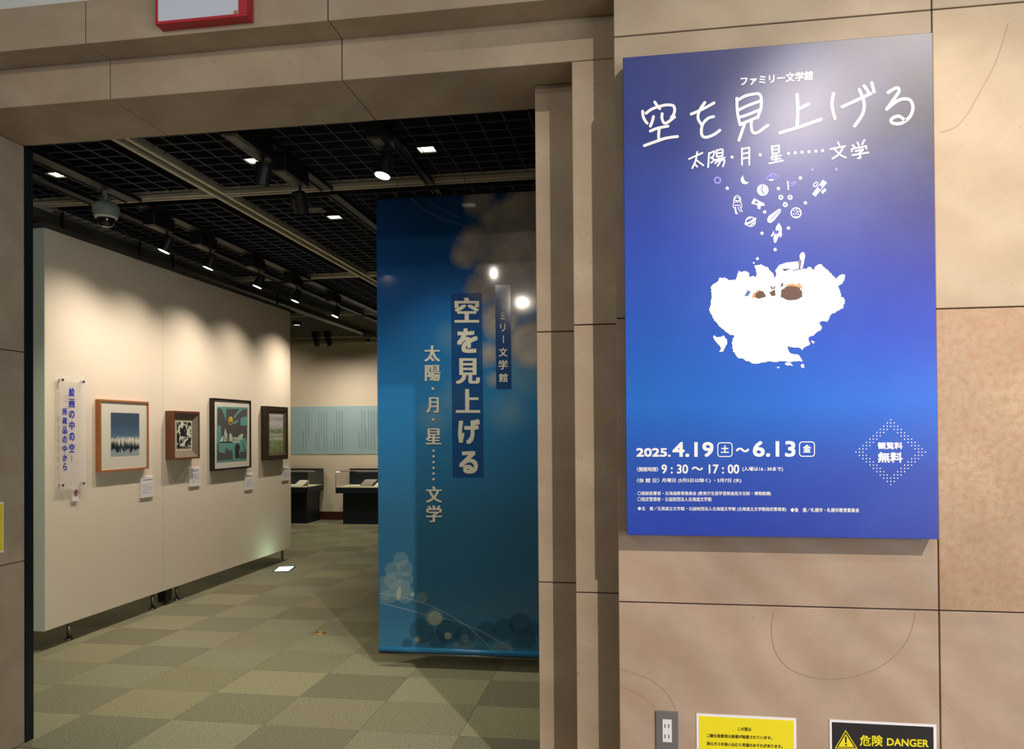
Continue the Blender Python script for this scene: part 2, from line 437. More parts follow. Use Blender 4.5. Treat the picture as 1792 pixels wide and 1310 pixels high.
for z0, z1 in zip(zs, zs[1:]):
    slab(2.4, 3.6, YA, YA+.15, z0, z1, 'stone')
    slab(XB-G, XA+.02, YB, YB+.19, z0, z1, 'stone'); slab(XC-G, XB+.02, YC, YE, z0, z1, 'stone')
    slab(XL-.4, XL+G, YC, YE, z0, z1, 'stone'); slab(XL-.55, XL-.178+G, YB, YB+.19, z0, z1, 'stone')
    slab(-5.9, XL-.352+G, YA, YA+.15, z0, z1, 'stone')
xj = (-5.9, -4.5, -3.42, -2.325, -1.228, XA+.02)
for a, b in zip(xj, xj[1:]): slab(a, b, YB, YE, ZJ[2]-G, ZA+G, 'stone')          # lower lintel and its deep soffit
xj = (-5.9, -4.5, -3.42, -2.329, -1.228, XA)
for a, b in zip(xj, xj[1:]): slab(a, b, YA, YA+.16, ZA-G, ZT, 'stone')           # upper lintel
MB().box(-6, 4, YA+.03, YE, ZT, 4.6).make('wall_upper', 'white_wall', kind='structure')
# natural vein marks in two slabs
PA = Plane('Y', YA)
mb = MB()
stroke(mb, PA, [(1355, 1066), (1350, 1100), (1357, 1140), (1385, 1172), (1440, 1188), (1500, 1182), (1550, 1160), (1585, 1125), (1600, 1085), (1600, 1071)], 1.6, .0006, 4, 0)
stroke(mb, PA, [(1645, 232), (1672, 222), (1694, 198), (1715, 160), (1742, 110), (1765, 40)], 2.0, .0006, 4, 0)
stroke(mb, PA, [(1085, 1170), (1130, 1185), (1165, 1210), (1182, 1240)], 1.2, .0006, 4, 0)
stroke(mb, PA, [(1085, 1200), (1120, 1215), (1145, 1235)], 1.0, .0006, 4, 0)
mb.make('vein', 'vein', wf, kind='stuff', fix=False)

# dark steel door frame behind the stone
mb = MB().box(XL-.05, XL+.004, YE+.001, YE+.056, 0, 3.105); mb.make('trim_1', 'dark_steel', kind='structure')
MB().box(XC-.022, XC+.05, YE+.001, YE+.056, 0, 3.105).make('trim_2', 'dark_steel', kind='structure')

# ------------------------------------------------------------------ room shell
YR = 13.5; CZ = 3.3
MB().box(-9, XL-.05, YE+.002, YE+.05, 0, 3.8).box(XC+.05, 1.6, YE+.002, YE+.05, 0, 3.8).box(XL-.06, XC+.06, YE+.002, YE+.05, 3.25, 3.8).make('wall_entrance', 'fabric', kind='structure')
MB().box(-9, 1.6, YR, YR+.1, 0, 3.8).make('wall_back', 'fabric', kind='structure')
MB().box(-9.1, -9, YE, YR+.1, 0, 3.8).make('wall_left', 'fabric', kind='structure')
MB().box(1.5, 1.6, YE+.05, YR, 0, 3.8).make('wall_right', 'fabric', kind='structure')
MB().box(-9, 1.5, YR-.015, YR-.001, 0, .15).make('baseboard_back', 'baseboard', kind='structure')
MB().box(-9, 1.5, YR-.05, YR-.001, 3.22, 3.27).make('trim_3', 'rail', kind='structure')
floor = MB().box(-9, 4, -3, YR, -.1, -.006).make('floor', 'stone_pale', kind='structure')
# carpet tiles, each its own part
TW, TD = .548, .4555; X0, Y0 = -3.12, 3.995
tm = MB().box(.001, TW-.001, .001, TD-.001, -.006, 0)
tile_me = None; cnt = 0
def shade(ix, iy):
    r = random.Random(ix*131+iy*17+5).random()
    d = (ix+iy) % 2
    v = (.98 if d == 0 else .80)+(r-.5)*.16
    r2 = random.Random(ix*57+iy*91+2).random()
    return (v*(.96+.05*r2), v*(.98+.02*r), v*(1.03-.10*r2), 1)
farm = []
for iy in range(-1, 21):
    for ix in range(-9, 9):
        x, y = X0+ix*TW, Y0+iy*TD
        if x+TW > 1.5 or y > YR: continue
        if x > -.7 and iy > 3: continue
        near = cnt < 285 and (x > -6.0 and (iy > 2 or x > -4.6)) and not (iy > 6 and x > -1.1)
        if not near: farm.append((x, y)); continue
        if tile_me is None:
            o = tm.make('carpet_tile', 'carpet', floor); tile_me = o.data
        else:
            o = bpy.data.objects.new('carpet_tile', tile_me); COL.objects.link(o); o.parent = floor
        o.location = (x, y, 0); o.color = shade(ix, iy); cnt += 1
mb = MB()
for x, y in farm: mb.box(x, x+TW, y, min(y+TD, YR), -.006, 0)
mb.make('carpet', 'carpet', floor, kind='stuff').color = (.85, .85, .83, 1)

# ceiling: dark void slab, light rails, louver grid of thin bars
ceil = MB().box(-9, 1.6, YE+.05, YR+.1, 3.75, 3.85).make('ceiling', 'void', kind='structure')
XR = [(-2.925, .055), (-4.475, .06)]; YRL = [5.152, 8.11, 10.72, 13.2]
def rail_y(x, h):
    MB().box(x-h, x-h+.026, 3.66, YR, CZ, CZ+.05).box(x+h-.026, x+h, 3.66, YR, CZ, CZ+.05).make('ceiling_rail', 'rail', ceil)
for x, h in XR: rail_y(x, h)
rail_y(-6.9, .05); rail_y(-.45, .05)
for y in YRL:
    segs = [(-9, -6.95), (-6.85, -4.535), (-4.415, -2.98), (-2.87, -.5), (-.4, 1.5)]
    for a, b in segs:
        MB().box(a, b, y-.036, y-.018, CZ+.001, CZ+.05).box(a, b, y+.018, y+.036, CZ+.001, CZ+.05).make('ceiling_rail', 'rail', ceil)
# black margins beside the rails
xs_cells = [(-6.83, -4.55), (-4.40, -3.075), (-2.822, -.55), (-.36, 1.45)]
ys_cells = [(3.70, 5.038), (5.305, 8.0), (8.24, 10.6), (10.85, 13.1)]
bars = 0; far = MB()
by = None; bx = None
def bar(x0, x1, y0, y1):
    global bars
    far_ok = y0 > 8.1 or x1 < -4.5 or x0 > -.6
    if bars < 270 and not far_ok:
        MB().box(x0, x1, y0, y1, CZ+.002, CZ+.008).make('louver_bar', 'grid', ceil); bars += 1
    else: far.box(x0, x1, y0, y1, CZ+.002, CZ+.008)
tracks = [(-3.575, .065), (-3.875, .05), (-2.10, .045), (-1.36, .03)]
for (y0, y1) in ys_cells:
    for (x0, x1) in xs_cells:
        n = max(1, round((x1-x0)/.1395)); w = (x1-x0)/n
        for k in range(n+1):
            x = x0+k*w
            bar(x-.0024, x+.0024, y0, y1)
        n = max(1, round((y1-y0)/.1165)); w = (y1-y0)/n
        for k in range(n+1): bar(x0, x1, y0+k*w-.0016, y0+k*w+.0016)
far.make('louver_grid', 'grid', ceil, kind='stuff', fix=False)
for x, h in tracks:
    for y0, y1 in ((3.7, 5.10), (5.20, 8.06), (8.16, 10.66), (10.78, 13.1)):
        MB().box(x-h, x+h, y0, y1, CZ-.022, CZ+.0).box(x-h, x-h+.012, y0, y1, CZ-.03, CZ-.022).box(x+h-.012, x+h, y0, y1, CZ-.03, CZ-.022).make('lighting_track', 'track', ceil)

# ------------------------------------------------------------------ poster board
PYF = 2.925
PX0, PX1, PZ0, PZ1 = onY(1093.5, 520, PYF).x, onY(1637.5, 500, PYF).x, onY(1369, 939.5, PYF).z, onY(1362, 78.5, PYF).z
pt = thing('exhibition_poster', ((PX0+PX1)/2, PYF, PZ0), 'large blue poster board with handwritten white title and a white cloud, on the stone wall', 'poster')
def poster_mat():
    t = NT('poster_print'); s = t.sep(t.coord())
    z = t.mapr(s[2], 0, PZ1-PZ0, 0, 1); x = t.mapr(s[0], (PX0-PX1)/2, (PX1-PX0)/2, 0, 1)
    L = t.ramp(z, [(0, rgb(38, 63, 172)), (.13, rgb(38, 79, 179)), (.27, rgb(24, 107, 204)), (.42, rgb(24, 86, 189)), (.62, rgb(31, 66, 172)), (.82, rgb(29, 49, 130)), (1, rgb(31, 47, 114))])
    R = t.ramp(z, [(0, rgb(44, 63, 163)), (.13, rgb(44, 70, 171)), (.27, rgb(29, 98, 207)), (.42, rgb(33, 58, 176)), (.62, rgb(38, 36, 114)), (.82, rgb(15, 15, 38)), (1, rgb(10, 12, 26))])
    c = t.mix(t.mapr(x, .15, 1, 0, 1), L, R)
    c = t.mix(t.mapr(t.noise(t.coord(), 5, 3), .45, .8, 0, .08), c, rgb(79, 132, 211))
    t.put(t.b.inputs['Base Color'], c); t.b.inputs['Roughness'].default_value = .37
    t.b.inputs['Specular IOR Level'].default_value = .62
    return t.m
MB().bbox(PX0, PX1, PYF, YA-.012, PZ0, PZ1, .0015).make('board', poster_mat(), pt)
MB().box(PX0+.15, PX1-.15, YA-.012, YA, PZ0+.2, PZ1-.2).make('backing_frame', 'poster_edge', pt)
PP = Plane('Y', PYF)
def c8(*q): return [(1100+a/6.892, 120+b/6.892) for a, b in q]
def c1(*q): return [(1060+a/2.987, 40+b/2.987) for a, b in q]
mb = MB(); of = .0012
for q in ([(315,405),(350,455),(375,485)], [(170,515),(175,575),(200,630),(225,660)], [(210,540),(290,485),(420,445),(500,440),(545,455),(555,510),(540,560),(515,590)],
          [(300,580),(285,640),(262,695)], [(405,545),(402,600),(425,655),(460,655),(510,620),(555,585)], [(262,755),(350,720),(475,695)], [(368,730),(362,800),(365,870)], [(190,930),(330,880),(450,840),(590,820)],
          [(755,550),(850,510),(950,460),(1030,415)], [(920,410),(870,480),(840,550),(840,610),(870,665),(885,680)], [(1025,580),(960,600),(900,660),(880,720),(880,790),(905,825),(960,825),(1040,790),(1100,745)],
          [(1305,360),(1310,500),(1325,600),(1345,680)], [(1315,385),(1400,335),(1500,310),(1575,310),(1600,370),(1595,480),(1570,550),(1555,595)], [(1330,500),(1420,455),(1580,395)], [(1335,590),(1430,560),(1580,500)], [(1345,675),(1430,640),(1560,585)],
          [(1400,660),(1370,750),(1330,865)], [(1480,640),(1480,720),(1505,775),(1560,770),(1630,720),(1680,685)]):
    stroke(mb, PP, c8(*q), 4.9, of)
for q in ([(1000,375),(1003,450),(1000,545)], [(1010,450),(1060,425)], [(910,575),(1010,545),(1125,505)],
          [(1190,370),(1182,430),(1197,500)], [(1235,440),(1300,410),(1385,370)], [(1325,350),(1350,420),(1340,480),(1300,540)], [(1350,330),(1372,362)], [(1390,315),(1402,362)],
          [(1475,365),(1520,340),(1532,358),(1505,400),(1468,452)], [(1468,452),(1530,405),(1585,402),(1605,440),(1590,490),(1545,525),(1500,525),(1492,505),(1528,488),(1562,508)]):
    stroke(mb, PP, c1(*q), 5.3, of)
parts(mb, 'title_character', 'white', pt, (0,), .003)
mb = MB()
for q in ([(435,712),(505,680)], [(478,675),(470,720),(452,760)], [(470,715),(510,745)], [(462,735),(478,752)],
          [(540,680),(535,755)], [(540,685),(568,672),(560,700),(550,705),(566,716),(550,732)], [(580,665),(580,700)], [(580,668),(610,662),(610,695)], [(582,682),(608,678)], [(582,700),(610,695)],
          [(568,718),(622,704)], [(592,708),(572,735)], [(585,724),(620,717),(612,750)], [(600,722),(585,748)],
          [(712,655),(712,742)], [(712,660),(750,652)], [(750,652),(750,742)], [(715,685),(748,678)], [(715,710),(748,704)],
          [(868,645),(870,685)], [(868,648),(905,642)], [(905,642),(905,678)], [(870,665),(903,660)], [(870,685),(905,678)], [(875,690),(865,708)], [(868,702),(915,693)], [(890,688),(890,728)], [(870,716),(912,709)], [(855,735),(925,720)],
          [(1213,625),(1220,640)], [(1175,660),(1250,645)], [(1240,650),(1220,685),(1185,710)], [(1195,660),(1225,690),(1255,705)],
          [(1290,640),(1300,650)], [(1315,625),(1322,640)], [(1352,612),(1340,635)], [(1285,672),(1285,660)], [(1285,660),(1360,645)], [(1360,645),(1362,658)], [(1305,672),(1345,662),(1325,680)], [(1325,680),(1330,705),(1318,708)], [(1290,692),(1372,678)]):
    stroke(mb, PP, c1(*q), 2.9, of)
for x, y, r in ((660,702,8), (807,690,8), (955,683,8), (990,680,8), (1025,677,8), (1062,674,8), (1098,671,8), (1133,668,8)):
    disc(mb, PP, *c1((x, y))[0], r/2.987, of)
parts(mb, 'subtitle_character', 'white', pt, (0,), .0012)
mb = MB(); text(mb, PP, 'ファミリー文学館', 1295.5, 1422.5, 134.5, 150.5, of, -10.5, .8); parts(mb, 'heading_character', 'white', pt, (0,), .0006)
# small drawings
def c2(*q): return [(1180+a/5.27, 270+b/5.27) for a, b in q]
def P2(x, y): return c2((x, y))[0]
mb = MB(); fa = MB(); k = 1/5.27
def star(m_, x, y, r, rot=0):
    x, y = P2(x, y); pts = []
    for i_ in range(10):
        a = -PI/2+rot+i_*PI/5; q = r*k*(1 if i_ % 2 == 0 else .5); pts.append((x+q*math.cos(a), y+q*math.sin(a)))
    m_.add([PP.p(x, y, of)]+[PP.p(*p, of) for p in pts], [(0, i_+1, (i_+1) % 10+1) for i_ in range(10)])
for j, (x, y) in enumerate([(488,313),(960,315),(1162,218),(1208,448),(833,532),(1052,680),(808,728),(930,878)]): star(mb, x, y, 21, j*.4)
for j, (x, y) in enumerate([(1272,142),(1493,138)]): star(fa, x, y, 20, j*.5)
poly(mb, PP, c2((635,192),(612,225),(616,258),(640,276),(670,272),(686,256),(662,254),(645,238),(636,215)), of)          # crescent
disc(mb, PP, *P2(815, 330), 53*k, of, 20)                                                        # clock-like planet
ring(fa, PP, *P2(398, 240), 27*k, 16*k, of, 16)
for x, y in ((982,397),(1067,397),(1022,464)): ring(mb, PP, *P2(x, y), 16*k, 14*k, of, 16)
ring(fa, PP, *P2(905, 212), 56*k, 9*k, of, 20, ry=20*k, rot=-.2); ring(fa, PP, *P2(905, 195), 26*k, 8*k, of, 14, ry=18*k); poly(mb, PP, c2((870,238),(890,246),(915,242),(912,232),(880,228)), of)
stroke(mb, PP, c2((1045,250),(1052,325)), 11*k, of); stroke(fa, PP, c2((1048,256),(1080,268),(1118,252)), 9*k, of); stroke(fa, PP, c2((1118,252),(1108,275),(1080,290),(1056,288)), 9*k, of)
poly(mb, PP, c2((1370,235),(1408,262),(1300,390),(1270,368)), of); ring(mb, PP, *P2(1302, 278), 24*k, 9*k, of, 14, ry=15*k, rot=-.9); poly(mb, PP, c2((1352,345),(1388,312),(1402,330),(1368,366)), of)   # satellite
ring(mb, PP, *P2(1122, 540), 46*k, 10*k, of, 24)
for a, b in ((1100,520),(1120,510),(1142,525),(1095,548),(1118,545),(1140,552),(1112,570),(1134,572),(1128,530)): stroke(mb, PP, c2((a, b), (a+9, b+4)), 8*k, of, caps=6)
poly(mb, PP, c2((855,600),(870,570),(960,505),(984,506),(975,540),(920,610),(890,634),(862,628)), of)     # comet
ring(mb, PP, *P2(702, 622), 44*k, 9*k, of, 24); poly(mb, PP, c2((645,635),(690,622),(750,582),(758,596),(720,630),(655,655)), of); stroke(mb, PP, c2((670,600),(720,580)), 9*k, of); stroke(mb, PP, c2((700,655),(735,632)), 9*k, of)
poly(mb, PP, c2((735,405),(830,455),(832,475),(795,476),(792,505),(770,505),(765,470),(712,455),(715,440)), of)    # telescope
stroke(mb, PP, c2((962,638),(985,680),(982,730)), 9*k, of)
poly(mb, PP, c2((962,634),(940,665),(925,735),(912,775),(922,818),(938,812),(958,765),(985,735),(986,670)), of); poly(mb, PP, c2((918,705),(890,750),(898,762),(918,742)), of); poly(mb, PP, c2((984,712),(994,740),(978,772),(972,745)), of)   # rocket
for q in ([(580,378),(552,400),(548,440),(540,480),(550,492)], [(580,378),(608,400),(612,440),(624,480),(616,490)], [(560,400),(598,400),(600,425),(560,425),(560,400)], [(552,440),(606,440)], [(556,470),(606,470)], [(562,485),(575,545)], [(588,485),(590,500),(612,530)], [(606,485),(626,530)], [(556,490),(566,545),(585,545)]):
    stroke(mb, PP, c2(*q), 6.5*k, of, 3, 6)
parts(mb, 'drawing', 'white', pt, (0, 2), .0006); parts(fa, 'faint_drawing', 'faint', pt, (0, 2), .0012)
mb = MB()
stroke(mb, PP, c2((815,285),(808,330),(826,365)), 9*k, of+.0006); poly(mb, PP, c2((930,702),(966,702),(958,735),(928,738)), of+.0006); poly(mb, PP, c2((745,430),(772,438),(765,458),(738,450)), of+.0006)
poly(mb, PP, c2((1322,300),(1345,282),(1365,305),(1342,328)), of+.0006); stroke(mb, PP, c2((890,600),(960,530)), 7*k, of+.0006)
parts(mb, 'drawing_detail', 'mark', pt, (0, 2), .0006)
# cloud
def c3(*q): return [(1200+a/5.459, 420+b/5.459) for a, b in q]
def rough(pts, amp, lv=3, seed=1):
    r = random.Random(seed)
    for l in range(lv):
        out = []
        for a, b in zip(pts, pts[1:]+pts[:1]):
            d = math.hypot(b[0]-a[0], b[1]-a[1]); nx, ny = -(b[1]-a[1])/max(d, .01), (b[0]-a[0])/max(d, .01); s_ = r.uniform(-1, 1)*min(amp, d*.22)
            out += [a, ((a[0]+b[0])/2+nx*s_, (a[1]+b[1])/2+ny*s_)]
        pts = out; amp *= .6
    return pts
cloud = [(240,450),(300,400),(320,360),(370,355),(410,385),(480,380),(490,330),(505,290),(585,300),(610,350),(670,355),(672,300),(660,240),(690,235),(750,250),(790,265),(820,310),(850,362),(858,285),(890,240),(960,300),(1000,290),(1110,280),(1180,255),(1225,290),(1240,250),(1270,230),(1320,260),(1370,310),(1430,370),(1480,335),(1520,330),(1500,400),(1450,440),(1475,490),(1480,540),(1520,580),(1505,650),(1440,680),(1380,720),(1340,780),(1275,790),(1300,830),(1240,890),(1170,930),(1190,990),(1110,1050),(1050,1025),(970,1015),(1000,1080),(1060,1090),(1120,1160),(1000,1165),(870,1165),(760,1170),(650,1180),(560,1140),(480,1100),(440,1030),(440,970),(460,910),(400,890),(330,830),(270,770),(230,680),(240,600),(250,540),(240,490)]
mb = MB(); poly(mb, PP, rough(c3(*cloud), 2.2, 3), of)
poly(mb, PP, rough(c3((262,915),(300,928),(360,910),(395,950),(390,1000),(360,1060),(320,1065),(335,1030),(300,985)), 1.5, 2), of)
poly(mb, PP, rough(c3((945,1175),(1000,1170),(1030,1200),(960,1195)), 1, 2), of); poly(mb, PP, rough(c3((1098,1190),(1130,1185),(1135,1220),(1105,1218)), 1, 2), of); poly(mb, PP, rough(c3((1195,960),(1235,975),(1215,995)), 1, 2), of)
poly(mb, PP, rough(c3((870,1212),(898,1215),(880,1230)), 1, 2), of)
poly(mb, PP, c3((858,290),(890,240),(960,215),(1060,205),(1085,210),(1080,275),(1000,290),(920,300),(870,360)), of+.0004)
poly(mb, PP, c3((1085,150),(1105,118),(1130,118),(1140,150),(1125,230),(1112,275),(1090,270),(1105,200),(1090,180)), of+.0004)
disc(mb, PP, *c3((684, 178))[0], 2.6, of); disc(mb, PP, *c3((650, 218))[0], 1.6, of)
parts(mb, 'cloud_print', 'white', pt, (0, 2), 0)
mb = MB(); poly(mb, PP, rough(c3((910,520),(920,470),(950,450),(985,430),(1050,440),(1090,460),(1112,500),(1112,540),(1080,560),(1010,572),(950,562),(910,545)), 1.2, 2), of+.0008)
poly(mb, PP, rough(c3((660,545),(668,505),(700,478),(740,490),(765,540),(700,560)), .8, 2), of+.0008); poly(mb, PP, c3((800,500),(850,470),(858,530),(820,534)), of+.0008); poly(mb, PP, c3((905,440),(922,400),(932,425),(920,450)), of+.0008)
parts(mb, 'hair_print', 'hair', pt, (0, 2), .001)
mb = MB(); poly(mb, PP, c3((632,550),(645,510),(690,478),(705,486),(668,510),(660,550)), of+.001); poly(mb, PP, rough(c3((940,435),(1030,415),(1060,430),(1085,405),(1118,465),(1085,455),(1040,440),(980,440)), .8, 2), of+.001); parts(mb, 'light_hair_print', 'hair2', pt, (0, 2), .001)
mb = MB(); poly(mb, PP, c3((560,535),(590,480),(622,492),(598,532)), of+.0008); mb.make('shirt_print', 'blue_print', pt, fix=False)
mb = MB(); poly(mb, PP, c3((1072,190),(1092,185),(1108,200),(1096,265),(1080,262)), of+.001); poly(mb, PP, c3((805,432),(835,455),(852,430),(856,462),(820,470)), of+.001); poly(mb, PP, c3((920,275),(935,290),(990,282),(1020,250),(1000,275),(945,298)), of+.001); parts(mb, 'shoe_print', 'shoe_print', pt, (0, 2), .001)
# dates and small print
mb = MB()
text(mb, PP, '2025.', 1113.4, 1173.6, 783.6, 799, of, 0, 1.5)
text(mb, PP, '4.19', 1176.7, 1248.6, 773, 799.3, of, 0, 1.8)
text(mb, PP, '6.13', 1317.3, 1391.9, 771.3, 799, of, 0, 1.8)
text(mb, PP, '〜', 1287.7, 1311, 783, 791, of, 0, 1.2)
text(mb, PP, '土', 1261.5, 1275.5, 779, 792, of, 0, 1); text(mb, PP, '金', 1405, 1419, 777.5, 791.5, of, 0, 1)
for x0, x1, y0, y1 in ((1256, 1281, 774.5, 798.5), (1399, 1425, 773, 798)):
    r = 4.5; pts = []
    for cx_, cy_, a in ((x1-r, y0+r, -90), (x1-r, y1-r, 0), (x0+r, y1-r, 90), (x0+r, y0+r, 180)):
        pts += [(cx_+r*math.cos(math.radians(a+t_)), cy_+r*math.sin(math.radians(a+t_))) for t_ in (0, 30, 60, 90)]
    stroke(mb, PP, pts+[pts[0]], 1.6, of, 1, 6)
parts(mb, 'date_character', 'white', pt, (0,), .0008)
mb = MB()
text(mb, PP, '〈開館時間〉', 1114.2, 1152.2, 816.8, 824.8, of, 0, .3); text(mb, PP, '9 : 30 〜 17 : 00', 1157.5, 1293.6, 812.3, 828.3, of, 0, .8)
text(mb, PP, '(入場は16 : 30まで)', 1299, 1370, 816.3, 824.8, of, .2, .3)
text(mb, PP, '〈休 館 日〉', 1114.2, 1153.8, 836.4, 844.2, of, 0, .3); text(mb, PP, '月曜日 (5月5日は除く) ・5月7日 (水)', 1158, 1297, 836.3, 844.6, of, .2, .3)
mb.make('hours_lettering', 'white', pt, kind='stuff', fix=False)
mb = MB()
text(mb, PP, '〇施設設置者・北海道教育委員会 (教育庁生涯学習推進局文化財・博物館課)', 1115.5, 1349, 859.2, 867, of, .5, .2)
text(mb, PP, '〇指定管理者・公益財団法人北海道文学館', 1115.5, 1245, 869.2, 876.7, of, .3, .2)
text(mb, PP, '◆主　催／北海道立文学館・公益財団法人北海道文学館 (北海道立文学館指定管理者)', 1115.6, 1376, 885.8, 893.6, of, 1.4, .2)
text(mb, PP, '◆後　援／札幌市・札幌市教育委員会', 1383, 1503.3, 888, 895.8, of, .6, .2)
mb.make('organiser_lettering', 'white', pt, kind='stuff', fix=False)
mb = MB()
text(mb, PP, '観覧料', 1535.8, 1579.4, 773.2, 785.4, of, .3, .8); text(mb, PP, '無料', 1536, 1579.4, 790.6, 809, of, .3, 1.2)
parts(mb, 'free_entry_character', 'white', pt, (0, 2), .0012); mb = MB()
for j in range(-10, 11):
    for q in range(3):
        e = 10-abs(j)-q
        for sg in ((1, -1) if e > 0 else (1,) if e == 0 else ()):
            disc(mb, PP, 1558.5+sg*e*6.08, 790.8+j*5.68, 1.15, of, 6)
mb.make('emblem_dots', 'white', pt, kind='stuff', fix=False, label='diamond of small white dots')

# ------------------------------------------------------------------ signs and socket low on the wall
pA = lambda x, y: onY(x, y, YA)
def wall_sign(name, x0, x1, z0, z1, label, border_mat='sign_white', y=YA, th=.003):
    t = thing(name, ((x0+x1)/2, y, z0), label, 'sign')
    MB().box(x0, x1, y-th, y, z0, z1).make('backing', border_mat, t); return t
a, b = pA(1218.4, 1247.3), pA(1393, 1253.7)
t = wall_sign('yellow_notice', a.x, b.x, a.z-.257, a.z, 'yellow notice with white border and small text, low on the wall beside the socket')
MB().box(a.x+.009, b.x-.009, YA-.0036, YA-.003, a.z-.248, a.z-.0085).make('yellow_sheet', 'yellow', t)
PS = Plane('Y', YA-.0036); mb = MB()
text(mb, PS, 'この室は', 1290.9, 1314.8, 1271.4, 1277.9, .0008, .6, .35); text(mb, PS, '二酸化炭素消火設備が設置されています。', 1236.2, 1351.3, 1283, 1289.3, .0008, 4.2, .35)
text(mb, PS, '消火ガスを吸い込むと死傷のおそれがあります。', 1236.6, 1369.4, 1297, 1303.4, .0008, 5.2, .35)
mb.make('lettering', 'text_brown', t, kind='stuff', fix=False)
a, b = pA(1451.2, 1258), pA(1638, 1267)
t = wall_sign('danger_sign', a.x, b.x, a.z-.257, a.z, 'black danger sign with yellow warning triangle, low on the stone wall under the poster')
MB().box(a.x+.008, b.x-.01, YA-.0036, YA-.003, a.z-.248, a.z-.0085).make('black_sheet', 'sign_black', t)
mb = MB(); n2 = MB()
tri = [(1479.8, 1277.9), (1499.8, 1309), (1462, 1308)]
stroke(mb, PS, tri+[tri[0]], 2.0, .0006, 1, 8); poly(mb, PS, [(1479.9, 1283.5), (1494.8, 1306.6), (1466.5, 1306)], .0006)
text(mb, PS, '危険', 1504.5, 1544.9, 1285.3, 1304.5, .0006, .8, .7); text(mb, PS, 'DANGER', 1552, 1625, 1290.7, 1304, .0006, 3, .8)
parts(mb, 'yellow_mark', 'yellow', t, (0,), .0004)
stroke(n2, PS, [(1480.0, 1289), (1480.2, 1298)], 2.8, .0012, 1, 8); disc(n2, PS, 1480.4, 1302.6, 1.7, .0012); n2.make('exclamation_mark', 'sign_black', t, fix=False)
a, b = pA(1147, 1242.3), pA(1186.6, 1243)
t = thing('wall_socket', ((a.x+b.x)/2, YA, a.z-.155), 'grey plate with white double power socket, low on the stone wall below the poster', 'socket')
xc = (a.x+b.x)/2
MB().bbox(a.x, b.x, YA-.007, YA, a.z-.152, a.z, .002).make('plate', 'grey_plate', t)
a2, b2, c_ = pA(1158.9, 1256.6), pA(1175.2, 1256.8), pA(1159, 1296.2)
ins = MB().bbox(a2.x, b2.x, YA-.0095, YA-.006, c_.z, a2.z, .001).make('insert', 'outlet_white', t)
for zc in (a2.z-.024, c_.z+.022):
    for dx in (-.0075, .0065): MB().box(xc+dx-.0016, xc+dx+.0016, YA-.0102, YA-.009, zc-.007, zc+.007).make('slot', 'slot', ins)
# red-framed notice box above the entrance
a, b = onY(271, 42, YA-.056), onY(432, 27, YA-.056)
zb = (a.z+b.z)/2-.002; x0, x1 = a.x, b.x
t = thing('red_framed_notice', ((x0+x1)/2, YA, zb), 'white notice in a thick red frame, fixed on the lintel above the entrance', 'sign')
MB().bbox(x0, x1, YA-.056, YA, zb, zb+.013, .0015).bbox(x0, x1, YA-.056, YA, zb+.6, zb+.613, .0015).bbox(x0, x0+.012, YA-.056, YA, zb+.013, zb+.6, .0015).bbox(x1-.038, x1, YA-.056, YA, zb+.013, zb+.6, .0015).box(x0+.01, x1-.03, YA-.02, YA, zb+.01, zb+.6).make('frame', 'red', t)
MB().box(x0+.012, x1-.038, YA-.052, YA-.05, zb+.013, zb+.6).make('notice_sheet', 'notice', t)
PN = Plane('Y', YA-.052); mb = MB(); poly(mb, PN, [(409, 18.5), (416, 18), (416, 25), (409, 25.5)], .001); mb.make('gold_seal', 'gold', t, fix=False)
# yellow sign on the left reveal
z1_, z0_ = onX(0, 878, XL).z, onX(0, 965, XL).z
t = thing('reveal_sign', (XL, 3.40, z0_), 'edge of a yellow sign with pale border on the left stone reveal', 'sign')
MB().box(XL, XL+.003, 3.33, 3.452, z0_-.005, z1_+.0).make('backing', 'sign_white', t)
MB().box(XL+.003, XL+.0036, 3.335, 3.446, z0_+.004, z1_-.009).make('yellow_sheet', 'yellow', t)

